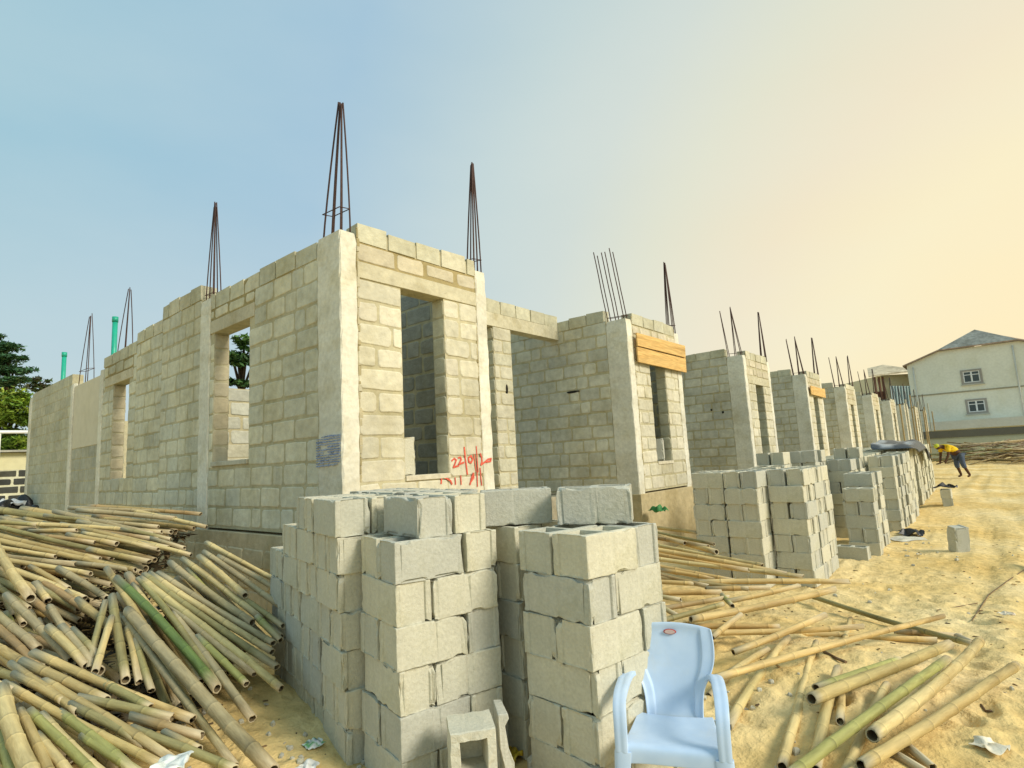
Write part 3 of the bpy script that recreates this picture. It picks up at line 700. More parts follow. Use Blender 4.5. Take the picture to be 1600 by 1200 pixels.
mb = MB(); mb.box(.02, .20, 8.73, 10.74, 2.552, 3.98, (0.66, 0.60, 0.45)); mb.build('infill_panel', M['plain'], H0, bevel=.004)
mb = MB(); mb.box(-.02, .24, 2.14, 3.24, 1.90, 1.962, (0.5, 0.47, 0.36)); mb.build('window_sill', M['concrete'], H0, bevel=.008)
ec = []
for i, (a_, b_, zt) in enumerate([(3.36, 3.70, 4.38), (8.5, 8.72, 4.05), (10.75, 10.95, 4.05), (15.0, 15.25, 4.2)]):
    ec.append(column(H0, -.012, .222, a_, b_, ZD - .05, zt, 600 + i))
rebar_set(ec[0], .105, 3.53, .12, .26, 4.38, 6.0, 'cone', 610, lean=(0, .0), stirrup=4.5)
rebar_set(ec[1], .105, 7.6, .12, .5, 4.3, 5.6, 'cone', 611, lean=(.0, -.15), n=4)
rebar_set(ec[2], .105, 10.2, .12, .7, 4.05, 5.6, 'cone', 612, lean=(0, -.1), n=4, stirrup=4.3)
# back wall so that the rooms are enclosed
mb = MB(); slab(mb, 'x', .23, 66, 15.0, 15.2, ZD - .3, 3.6); mb.build('back_wall', M['wall'], H0)
# red date and blue notes painted on the first house
RED = (0.60, 0.11, 0.07)
Z6 = lambda x, y: (600 + x / 8, 640 + y / 8)
strokes = [[(850, 640), (880, 610), (905, 630), (885, 685), (868, 722), (935, 700)], [(930, 605), (955, 595), (968, 620), (950, 660), (935, 685), (1000, 660)], [(1005, 470), (1020, 620), (1045, 810)],
           [(1060, 600), (1090, 578), (1112, 620), (1090, 665), (1062, 650), (1058, 605)], [(1128, 560), (1140, 690), (1152, 770)], [(1155, 460), (1165, 620), (1178, 780)],
           [(1205, 550), (1222, 600), (1225, 650), (1212, 692), (1262, 655)], [(1265, 655), (1300, 622), (1340, 612), (1332, 645), (1280, 655)],
           [(715, 925), (722, 840), (780, 858), (830, 888), (850, 930)], [(890, 850), (897, 935)], [(960, 825), (966, 935)], [(1078, 935), (1095, 860), (1118, 795), (1122, 850), (1088, 900)], [(1163, 770), (1170, 960)], [(1203, 730), (1212, 850), (1222, 945)]]
def paint_strokes(name, idx):
    mb = MB()
    for i in idx:
        pts = []
        for x, y in strokes[i]:
            p = at(*Z6(x, y), y=-.008); pts.append(Vector((p.x, -.005, p.z)))
        ribbon(mb, pts, .022 if i in (0, 1, 2, 3, 6, 7, 8, 11) else .015, -UY, RED, .0022 + .00025 * i)
    mb.build(name, M['paint'], H0)
paint_strokes('red_painted_date', range(8)); paint_strokes('red_painted_initials', range(8, len(strokes)))
mb = MB(); rr_ = random.Random(5)
for i in range(12):
    v = 682 + i * 4.1; q = 0
    while q < 8.6:
        ln_ = rr_.uniform(.7, 2.6); pts = []
        for t_ in range(4):
            qq = min(8.8, q + ln_ * t_ / 3); p = at(494.5 + qq * 4.2, v - (qq - 4) * .5 + rr_.uniform(-.7, .7), x=-.0125); pts.append(Vector((-.0125, p.y, p.z)))
        if rr_.random() < .9: ribbon(mb, pts, rr_.uniform(.008, .017), -UX, rr_.choice([(0.24, 0.29, 0.44), (0.30, 0.35, 0.46), (0.20, 0.25, 0.38)]), .0022 + .0002 * i)
        q += ln_ + rr_.uniform(.05, .3)
mb.build('blue_painted_note', M['paint'], H0)

# formwork boards
def boards(X0, label, rows, xa=.2, xb=2.42):
    T = empty('formwork_panel', (X0 + 1.2, -.05, rows[0][0])); tag(T, label, 'formwork')
    for i, (za, zb, tl) in enumerate(rows):
        mb = MB(); r = random.Random(i + int(X0)); d = rows[0][0]
        q = [(xa - 1.2, za - d), (xb - 1.2, za - d + tl), (xb - 1.2 + .02, zb - d + tl), (xa - 1.2 - .01, zb - d - .01)]
        y = -.012 * (i + 1) - .0
        mb.hexa([(q[0][0], y - .03, q[0][1]), (q[1][0], y - .03, q[1][1]), (q[1][0], y, q[1][1]), (q[0][0], y, q[0][1]), (q[3][0], y - .03, q[3][1]), (q[2][0], y - .03, q[2][1]), (q[2][0], y, q[2][1]), (q[3][0], y, q[3][1])], (1, 1, 1))
        mb.build('board', M['wood'], T, bevel=.004)
    mb = MB(); mb.box(xb - 1.2 - .04, xb - 1.2 + .06, -.02, .30, .05, .36, (1, 1, 1)); mb.build('batten', M['wood'], T, bevel=.004)
    return T
boards(X0S[1], 'pair of orange formwork boards nailed over the window of the second house', [(3.55, 3.86, -.02), (3.87, 4.14, .0)])
boards(X0S[3], 'single orange formwork board nailed over the window of the fourth house', [(3.66, 4.0, -.02)])

# block in window of house one, and in house two
def oldblock(loc, rz, label, tilt=0):
    o = place_block(loc, rz, label, group=None); o.rotation_euler = (0, radians(-90), rz); return o
p = at(655, 745, y=.1)
o = oldblock((1.02, .10, 1.885), radians(5), 'weathered hollow block standing on end in the window beside the red date'); o.rotation_euler = (radians(-90), 0, radians(90)); o.location = (1.09, .21, 1.655 + .112); o.rotation_euler = Matrix.Rotation(radians(90), 3, 'Y').to_euler(); o.location = (.98, .11, 1.655 + BL / 2); o.rotation_euler = (Matrix.Rotation(radians(78), 3, 'Z') @ Matrix.Rotation(radians(90), 3, 'Y')).to_euler(); o.location = (1.04 - BH * .45, .10, 1.655 + BL / 2)
o2 = place_block((X0S[1] + 1.22, .12, 1.62 + BL / 2), 0, 'grey block stood on end in the window under the orange boards', group=None); o2.rotation_euler = (Matrix.Rotation(radians(20), 3, 'Z') @ Matrix.Rotation(radians(90), 3, 'Y')).to_euler(); o2.location.x -= .11

# green pipes
def pipe(u, v0, v1, Y, lab):
    a_ = at(u, v1, x=.6); b_ = at(u, v0, x=.6)
    mb = MB(); mb.tube([(0, 0, -1.6), (0, 0, b_.z - a_.z)], .055, (1, 1, 1), 14); mb.tube([(0, 0, b_.z - a_.z - .12), (0, 0, b_.z - a_.z + .005)], .064, (1, 1, 1), 14)
    o = mb.build('vent_pipe', M['pipe']); o.location = a_; tag(o, lab, 'pipe', 'green pipes rising above the end wall')
pipe(178, 497, 548, 0, 'taller green plastic pipe rising above the small window of the end wall')
pipe(99, 552, 584, 0, 'shorter green plastic pipe rising above the far end of the end wall')

# ------------------------------------------------------------------ bamboo
TAN = (0.51, 0.385, 0.16); STRAW = (0.64, 0.46, 0.19); PALE = (0.62, 0.49, 0.225); GREEN = (0.15, 0.22, 0.06); LIME = (0.38, 0.37, 0.12); OLIVE = (0.33, 0.285, 0.12); GREY = (0.42, 0.345, 0.19); BROWN = (0.40, 0.27, 0.12); STRAW2 = (0.60, 0.40, 0.15)
CN = {TAN: 'tan', STRAW: 'straw yellow', STRAW2: 'golden', PALE: 'pale', GREEN: 'bright green', LIME: 'lime tinged', OLIVE: 'olive', GREY: 'mottled grey', BROWN: 'brown'}
prnd = random.Random(77)
POLES = []
def pole(p1, p2, r, colr, pile, bend=None):
    """hollow culm from p1 to p2 with swollen nodes, a slight bow and open ends"""
    rnd = prnd; p1 = Vector(p1); p2 = Vector(p2); Lh = (p2 - p1).length; mb = MB()
    bz, by = (rnd.uniform(-.006, .006) * Lh, rnd.uniform(-.010, .010) * Lh) if bend is None else bend
    ph = rnd.uniform(0, 6); amp = rnd.uniform(.0, .006)
    st = [0.0]; x = rnd.uniform(.1, .3)
    nodes = []
    while x < Lh - .06: nodes.append(x); x += rnd.uniform(.24, .38)
    for nx_ in nodes: st += [nx_ - .024, nx_ - .006, nx_, nx_ + .007, nx_ + .026]
    mids = [(a_ + b_) / 2 for a_, b_ in zip(nodes, nodes[1:])]
    st = sorted(st + mids + [Lh]); n_ = 12; tp = rnd.uniform(.82, 1.0)
    rr, cc = [], []
    kx = [0.0] + nodes + [Lh]; ky = [0.0]; kz = [0.0]; ay = az = 0
    for a_, b_ in zip(kx, kx[1:]):          # small kinks at the nodes
        ay += rnd.gauss(0, .011) - ay * .3; az += rnd.gauss(0, .008) - az * .3; ky.append(ky[-1] + ay * (b_ - a_)); kz.append(kz[-1] + az * (b_ - a_))
    ty, tz = ky[-1] / Lh, kz[-1] / Lh
    KY = [(a_, b_ - ty * a_) for a_, b_ in zip(kx, ky)]; KZ = [(a_, b_ - tz * a_) for a_, b_ in zip(kx, kz)]
    def ctr(x):
        t = x / Lh; return Vector((x - Lh / 2, by * 4 * t * (1 - t) + interp(x, KY), bz * 4 * t * (1 - t) + interp(x, KZ)))
    def ring(x, R_, e=0):
        c = ctr(x); q = []
        for j in range(n_):
            a_ = 2 * pi * j / n_; f_ = 1 + .035 * noise.noise((cos(a_) * .8, sin(a_) * .8, x * 4 + ph * 7))
            q.append((c.x + e * (noise.noise((cos(a_) * 1.5, sin(a_) * 1.5, ph * 3)) + .6 * cos(a_ - ph)), c.y + R_ * f_ * cos(a_), c.z + R_ * f_ * sin(a_)))
        return q
    nk = [rnd.uniform(.5, .92) for _ in nodes]
    for x in st:
        R_ = r * lerp(1, tp, x / Lh); k = 1.0; c = colr
        tone = 1 + .24 * noise.noise((x * 1.7, ph, 3.3)); gmix = max(0, noise.noise((x * .8, ph * 2, 9.1)) - .1) * .9
        for nx_, nq in zip(nodes, nk):
            dx = x - nx_
            if abs(dx) < .03: k = 1.10 if abs(dx) < .001 else 1.085 if abs(dx) < .009 else 1.025
            if -.001 < dx < .001: c = tuple(q * nq for q in colr)
            elif .004 < dx < .01: c = tuple(min(.7, q * 1.12) for q in colr)
            elif -.01 < dx < -.003: c = tuple(q * (nq + 1) / 2 for q in colr)
        tgt = (0.36, 0.36, 0.12) if colr not in (GREEN,) else (0.3, 0.4, 0.12)
        c = tuple(lerp(c[q], tgt[q], gmix * .5) * tone for q in range(3))
        if x < .03 or x > Lh - .03: c = tuple(q * .9 for q in c)
        rr.append(ring(x, R_ * k)); cc.append(c)
    wl = .74; dk = (0.20, 0.15, 0.08); lt = (0.52, 0.44, 0.28)
    cut0, cut1 = min(.16, Lh * .3), min(.16, Lh * .3)
    rr = [ring(cut0, r * wl * .98), ring(.003, r * wl), ring(0, r * wl, .012), ring(0, r, .012)] + rr[1:-1] + [ring(Lh, r * tp, .012), ring(Lh, r * tp * wl, .012), ring(Lh - .003, r * tp * wl), ring(Lh - cut1, r * tp * wl * .98)]
    cc = [dk, dk, lt, lt] + cc[1:-1] + [lt, lt, dk, dk]
    mb.rings(rr, cc, True, True)
    o = mb.build('bamboo_pole', M['bamboo'])
    X = (p2 - p1).normalized(); Z = (UZ - X * X.z).normalized(); Y = Z.cross(X); c = (p1 + p2) / 2
    roll = 0.0
    o.matrix_world = Matrix(((X.x, Y.x, Z.x, c.x), (X.y, Y.y, Z.y, c.y), (X.z, Y.z, Z.z, c.z), (0, 0, 0, 1)))
    u, v = proj(c); POLES.append((o, pile, colr, r, Lh, u, v, p1, p2))
    return o
DT = [(780, 7.4), (800, 7.0), (850, 6.3), (900, 5.65), (1000, 4.85), (1100, 4.2)]
DF = [(830, 6.1), (845, 5.9), (900, 5.2), (1000, 4.35), (1100, 3.7), (1200, 3.1)]
DL = [(980, 4.5), (1020, 4.1), (1100, 3.5), (1200, 2.95), (1260, 2.7)]
def clear(p, r):
    g = gbase(p.x, p.y) + r * .8
    if p.z < g: p = Vector((p.x, p.y, g))
    return p
def add_depth(lst, conv, DD, pile, sc_th, pick, off=0.0):
    for q in lst:
        x1, y1, x2, y2, th = q[:5]; c = q[5] if len(q) > 5 else pick(prnd); o_ = q[6] if len(q) > 6 else 0
        a_ = conv(x1, y1); b_ = conv(x2, y2)
        d1 = interp(a_[1], DD) + off + o_; d2 = interp(b_[1], DD) + off + o_
        r = max(.025, min(.07, th / sc_th * (d1 + d2) / 2 / F / 2 * {'tall': .80, 'fan': .80, 'low': .86}[pile]))
        pole(clear(dep(*a_, d1), r), clear(dep(*b_, d2), r), r, c, pile)
cz1 = lambda x, y: (x / 5.216, 770 + y / 5.216)
cz2 = lambda x, y: (200 + x / 5.715, 790 + y / 5.715)
cz5 = lambda x, y: (x / 2.727, 760 + y / 2.727)
tanpick = lambda r: r.choice([TAN, TAN, TAN, GREY, PALE, OLIVE])
T2 = [(-350, 5, 650, 75, 45, BROWN), (-450, 40, 420, 115, 55), (-50, 20, 700, 190, 42, PALE), (-350, 130, 270, 190, 36), (-450, 140, 225, 260, 55, GREY), (-250, 190, 300, 235, 40), (-400, 215, 260, 300, 50, BROWN),
      (-400, 245, 270, 390, 45), (-100, 200, 380, 300, 45), (-150, 260, 355, 375, 55), (200, 290, 505, 380, 30, GREY), (100, 330, 560, 440, 45, PALE), (-350, 390, 190, 500, 70), (-500, 510, 65, 575, 55)]
T1 = [(560, 122, 1350, 150, 42), (440, 150, 1250, 335, 52, GREY), (360, 185, 830, 240, 40), (190, 250, 1050, 300, 48, PALE), (-250, 225, 300, 262, 45), (240, 312, 625, 305, 42), (500, 255, 1290, 460, 50), (330, 350, 770, 405, 46, BROWN), (550, 340, 950, 415, 56),
      (-250, 215, 800, 470, 48), (-150, 310, 815, 540, 54), (-250, 335, 1100, 630, 60), (-250, 405, 450, 520, 42, PALE), (-250, 470, 620, 580, 56), (-150, 520, 740, 660, 52, PALE), (-60, 380, 250, 860, 84, PALE, -.35), (-250, 540, 330, 800, 72),
      (-250, 640, 180, 790, 80, OLIVE), (60, 610, 690, 860, 62, PALE), (250, 600, 560, 780, 46), (480, 620, 870, 860, 72), (300, 760, 640, 950, 62, OLIVE), (540, 800, 800, 1000, 46), (-50, 730, 240, 940, 50, OLIVE),
      (290, 740, 390, 880, 84, PALE), (60, 860, 110, 1010, 72, OLIVE), (130, 930, 190, 1070, 72), (240, 980, 310, 1110, 80, OLIVE), (50, 980, 110, 1110, 72, LIME), (-60, 1000, 25, 1160, 84, OLIVE), (400, 960, 450, 1070, 70), (310, 1040, 370, 1170, 66)]
add_depth(T2, cz2, DT, 'tall', 5.715, tanpick)
add_depth(T1, cz1, DT, 'tall', 5.216, tanpick)
FA = [(880, 240, 1225, 422, 20, PALE, .1), (870, 280, 1212, 522, 30, GREY), (930, 300, 1215, 462, 22, GREY), (850, 300, 1045, 465, 36, PALE, -.1), (1020, 465, 1205, 595, 30), (780, 310, 1110, 562, 32, PALE), (725, 325, 1075, 580, 36, GREY), (1095, 555, 1195, 655, 36, LIME),
      (675, 370, 1165, 668, 34), (640, 372, 1160, 705, 36, PALE), (615, 375, 1180, 770, 36, OLIVE), (600, 392, 1198, 862, 40, PALE), (690, 478, 1085, 800, 32), (840, 640, 1050, 842, 40, LIME), (590, 392, 940, 850, 28), (565, 420, 850, 800, 24, PALE),
      (498, 392, 925, 862, 44, GREEN, -.05), (545, 530, 1165, 1215, 62, GREY, -.1), (740, 540, 1075, 990, 42), (530, 560, 1000, 1190, 36, GREY), (455, 350, 865, 1050, 40), (478, 470, 535, 825, 46, OLIVE), (450, 490, 380, 775, 32, OLIVE), (475, 560, 405, 790, 36, PALE, -.1),
      (545, 600, 592, 835, 30), (580, 650, 645, 870, 30), (205, 600, 365, 765, 46, PALE), (262, 595, 405, 765, 42), (310, 610, 420, 720, 30, OLIVE), (720, 480, 905, 810, 26, GREY), (650, 520, 860, 830, 26), (800, 350, 1000, 560, 26, LIME, .1), (960, 430, 1200, 640, 28, GREY, .12)]
add_depth(FA, cz5, DF, 'fan', 2.727, tanpick)
LB = [(140, 708, 822, 992, 46, STRAW), (95, 748, 455, 912, 52, TAN), (380, 810, 640, 942, 46, OLIVE), (330, 900, 735, 985, 46, OLIVE), (560, 980, 862, 1062, 46, BROWN), (700, 1050, 850, 1120, 34, TAN), (45, 755, 330, 960, 36, TAN), (188, 830, 765, 1185, 46, TAN),
      (15, 840, 705, 1195, 46, STRAW), (5, 860, 160, 1290, 76, PALE, -.12), (175, 975, 500, 1275, 52, PALE), (155, 1060, 345, 1290, 48, PALE), (560, 1030, 1000, 1205, 40, OLIVE), (-40, 880, 65, 1280, 76, LIME), (85, 955, 230, 1290, 42, TAN), (255, 965, 600, 1240, 46, LIME),
      (125, 955, 440, 1260, 38, LIME), (60, 800, 270, 915, 36, TAN), (300, 930, 620, 1100, 38, OLIVE), (-120, 800, 60, 870, 40, TAN), (350, 1060, 640, 1250, 44, LIME), (-150, 960, 10, 1290, 60, OLIVE)]
add_depth(LB, cz5, DL, 'low', 2.727, tanpick)
# poles buried in the tall heap and below the fan
for k in range(26):
    v = prnd.uniform(815, 960); u2 = interp(v, [(810, 300), (850, 250), (900, 190), (960, 120)]) + prnd.uniform(-30, 20)
    d = interp(v, DT) + .38; ln = prnd.uniform(130, 300)
    pole(dep(u2 - ln, v - prnd.uniform(10, 40), d + .4), dep(u2, v + 6, d), prnd.uniform(.036, .046), prnd.choice([TAN, GREY, OLIVE, BROWN]), 'buried')
for k in range(24):
    t = prnd.random(); a_ = (lerp(190, 320, t) + prnd.uniform(-15, 15), lerp(930, 895, t)); b_ = (lerp(270, 425, t) + prnd.uniform(-15, 15), lerp(1110, 985, t) + prnd.uniform(-20, 20))
    d1, d2 = interp(a_[1], DF) + .22, interp(b_[1], DF) + .22
    pole(clear(dep(*a_, d1), .04), clear(dep(*b_, d2), .04), prnd.uniform(.028, .036), prnd.choice([TAN, GREY, OLIVE, BROWN]), 'buriedfan')
for k in range(8):
    a_ = (prnd.uniform(-40, 60), prnd.uniform(1070, 1110)); b_ = (a_[0] + prnd.uniform(90, 220), prnd.uniform(1160, 1215))
    pole(clear(dep(*a_, interp(a_[1], DL) + .2), .04), clear(dep(*b_, interp(b_[1], DL) + .2), .04), prnd.uniform(.03, .042), prnd.choice([TAN, OLIVE, LIME, GREY]), 'buriedlow')
for k in range(78):      # more of the tall heap, tucked among the others
    t = prnd.random(); v2 = prnd.uniform(822, 1000)
    u2 = prnd.uniform(interp(v2, [(822, 60), (880, -10), (1000, -30)]), interp(v2, [(822, 315), (860, 300), (880, 235), (905, 215), (940, 165), (1000, 95)]))
    d = interp(v2, DT) + prnd.uniform(.10, .3); ln = prnd.uniform(150, 330); sl = min(prnd.uniform(.08, .34) if v2 < 900 else prnd.uniform(.2, .55), max(.02, (v2 - 800) / ln * .8))
    c = prnd.choice([TAN, TAN, GREY, OLIVE, BROWN, PALE])
    pole(dep(u2 - ln, v2 - ln * sl, d + ln * .0042), clear(dep(u2, v2, d), .04), prnd.uniform(.028, .039), c, 'buried')
for k in range(22):      # tangle between the tall heap and the low one
    u2 = prnd.uniform(20, 290); v2 = prnd.uniform(1000, 1075); ln = prnd.uniform(90, 210); a_ = prnd.uniform(.25, 1.2)
    d = interp(v2, DF) + prnd.uniform(.12, .35)
    pole(clear(dep(u2 - ln * cos(a_), v2 - ln * sin(a_) * .8, d + ln * .0055), .04), clear(dep(u2, v2, d), .04), prnd.uniform(.028, .038), prnd.choice([TAN, OLIVE, GREY, BROWN]), 'buriedlow')
# the yellow heap behind the chair: heights fall towards the sand road
czr = lambda x, y: (1000 + x / 4.706, 780 + y / 4.706)
ZR = [(815, .62), (850, .56), (880, .42), (900, .32), (930, .26), (960, .17), (1000, .09)]
def add_z(lst, conv, sc_th, pile, zf, pick):
    for q in lst:
        x1, y1, x2, y2, th = q[:5]; c = q[5] if len(q) > 5 and q[5] else pick(prnd); dz = q[6] if len(q) > 6 else 0
        a_ = conv(x1, y1); b_ = conv(x2, y2); P = []
        for (u, v) in (a_, b_):
            z = zf(v) + dz if zf else .06 + dz
            p = at(u, v, z=z)
            for _ in range(4):
                g = gbase(p.x, p.y); r = th / sc_th * depth_of(p) / F / 2; r = max(.03, min(.068, r))
                z_ = max(z, g + r * .9 + dz) if zf else g + r * .85 + dz
                p = at(u, v, z=z_)
            P.append(p)
        r = max(.026, min(.06, th / sc_th * (depth_of(P[0]) + depth_of(P[1])) / 2 / F / 2 * .82))
        pole(P[0], P[1], r, c, pile)
strawpick = lambda r: r.choice([STRAW, STRAW, STRAW, STRAW2, PALE])
RR = [(-300, 165, 420, 245, 30), (-250, 175, 545, 330, 30, OLIVE), (-250, 215, 330, 322, 38), (100, 262, 562, 388, 46), (-200, 275, 900, 485, 36), (-200, 320, 1080, 552, 50), (-100, 405, 1200, 570, 40), (-200, 420, 290, 545, 48), (150, 520, 550, 582, 34),
      (395, 612, 1540, 606, 50), (-250, 590, 410, 622, 40), (110, 690, 600, 682, 50), (485, 658, 950, 650, 30), (640, 752, 1170, 635, 46), (100, 815, 650, 720, 44, BROWN), (120, 905, 610, 770, 46, OLIVE), (375, 885, 1430, 662, 60, STRAW, .06), (60, 745, 275, 855, 36, OLIVE),
      (270, 930, 400, 885, 46, STRAW, .02), (300, 935, 1030, 938, 42), (530, 1015, 745, 845, 50, STRAW, .08), (420, 985, 1640, 935, 46), (685, 1125, 1365, 850, 42, STRAW, .08), (605, 705, 680, 785, 36, LIME), (0, 470, 700, 600, 40), (0, 520, 500, 640, 40, BROWN), (-200, 240, 500, 350, 40, BROWN), (-100, 360, 800, 520, 40),
      (-200, 640, 300, 740, 44, OLIVE), (0, 560, 800, 660, 38, BROWN)]
add_z(RR, czr, 4.706, 'yellow', lambda v: interp(v, ZR), strawpick)
czs = lambda x, y: (1100 + x / 2.857, 780 + y / 2.857)
SS = [(465, 428, 1195, 645, 28, OLIVE, .04), (380, 596, 1040, 628, 26, STRAW), (850, 588, 1150, 612, 26, BROWN), (30, 805, 1070, 522, 33, STRAW, .14), (348, 1195, 500, 640, 46, PALE), (500, 842, 870, 715, 30, LIME, .07), (480, 892, 1095, 648, 58, TAN, .09), (607, 992, 655, 535, 34, PALE),
      (495, 1210, 598, 760, 56, PALE), (620, 1250, 815, 830, 46, PALE), (370, 1240, 1085, 712, 52, LIME, .10), (750, 1055, 1232, 632, 60, PALE, .10), (700, 1190, 1392, 745, 56, TAN, .07), (105, 1015, 375, 618, 46, PALE), (820, 1120, 985, 1215, 24, STRAW), (900, 1095, 1020, 1195, 20, STRAW),
      (95, 790, 285, 668, 36, PALE), (1130, 612, 1195, 640, 36, PALE, .04), (560, 1290, 740, 1170, 44, STRAW, .03), (20, 880, 120, 780, 34, PALE)]
add_z(SS, czs, 2.857, 'loose', None, strawpick)
# dead leaves and sheaths, spread dark behind the poles to paint shade into the gaps
mb = MB(); r = random.Random(53)
for k in range(5200):
    if k % 3: u, v, D_, o_ = r.uniform(-60, 330), r.uniform(830, 1030), DT, .55
    else: u, v, D_, o_ = r.uniform(-40, 400), r.uniform(930, 1190), DF, .42
    if D_ is DT and u > interp(v, [(830, 300), (900, 250), (1030, 150)]): continue
    if D_ is DF and (u < 150 and v < 1020 or u > interp(v, [(930, 330), (1000, 350), (1100, 340), (1190, 300)])): continue
    p = dep(u, v, interp(v, D_) + o_ + r.uniform(0, .25)); g = gbase(p.x, p.y) + .015
    if p.z < g: p.z = g + r.uniform(0, .05)
    t = Vector((r.uniform(-1, 1), r.uniform(-1, 1), r.uniform(-.3, .3))).normalized(); n_ = t.cross(Vector((r.uniform(-.4, .4), r.uniform(-.4, .4), 1))).normalized(); l_ = r.uniform(.05, .17); w_ = r.uniform(.012, .04)
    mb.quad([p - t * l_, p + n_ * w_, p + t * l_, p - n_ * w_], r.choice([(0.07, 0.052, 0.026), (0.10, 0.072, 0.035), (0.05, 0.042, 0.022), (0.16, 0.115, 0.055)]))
tag(mb.build('dead_leaves_gap_shade', M['leaf']), 'dead bamboo leaves and sheaths under the poles, darkened as shade in the gaps', 'leaf litter', kind='stuff')
# labels for the poles: rank by how high they show, pile by pile
PN = {'tall': ('tall tangled heap by the end wall', 'highest'), 'fan': ('fan of poles spread beside the long stack', None), 'low': ('low heap nearest the camera', None), 'yellow': ('yellow heap behind the blue chair', None), 'loose': ('loose poles on the sand beyond the chair', None)}
for pile in PN:
    L_ = [q for q in POLES if q[1] == pile]
    L_.sort(key=(lambda q: q[6]) if pile in ('tall', 'yellow', 'low') else (lambda q: -q[5]) if pile == 'fan' else (lambda q: q[6] - q[5] * .2))
    for i, q in enumerate(L_):
        c = CN.get(q[2], 'tan'); th = 'thick' if q[3] > .052 else 'thin' if q[3] < .036 else 'slim' if q[3] < .042 else 'stout'
        if pile == 'tall': lab = f'{th} {c} bamboo pole, {ORD[i]} highest in the tall tangled heap by the end wall'
        elif pile == 'fan': lab = f'{th} {c} bamboo pole, {ORD[i]} from the block stack in the leaning fan'
        elif pile == 'low': lab = f'{th} {c} bamboo pole, {ORD[i]} highest in the low heap nearest the camera'
        elif pile == 'yellow': lab = f'{th} {c} bamboo pole, {ORD[i]} highest in the yellow heap behind the chair'
        else: lab = f'{th} {c} bamboo pole, {ORD[i]} farthest of those scattered beyond the chair'
        tag(q[0], lab, 'bamboo pole', 'bamboo poles of the ' + PN[pile][0])
for q in POLES:
    if q[1] == 'buried': tag(q[0], 'weathered bamboo pole buried inside the tall tangled heap by the end wall', 'bamboo pole', 'poles buried in the tall heap')
    if q[1] == 'buriedfan': tag(q[0], 'weathered bamboo pole lying underneath the leaning fan of poles', 'bamboo pole', 'poles underneath the fan')
    if q[1] == 'buriedlow': tag(q[0], 'weathered bamboo pole lying underneath the low heap nearest the camera', 'bamboo pole', 'poles underneath the low heap')

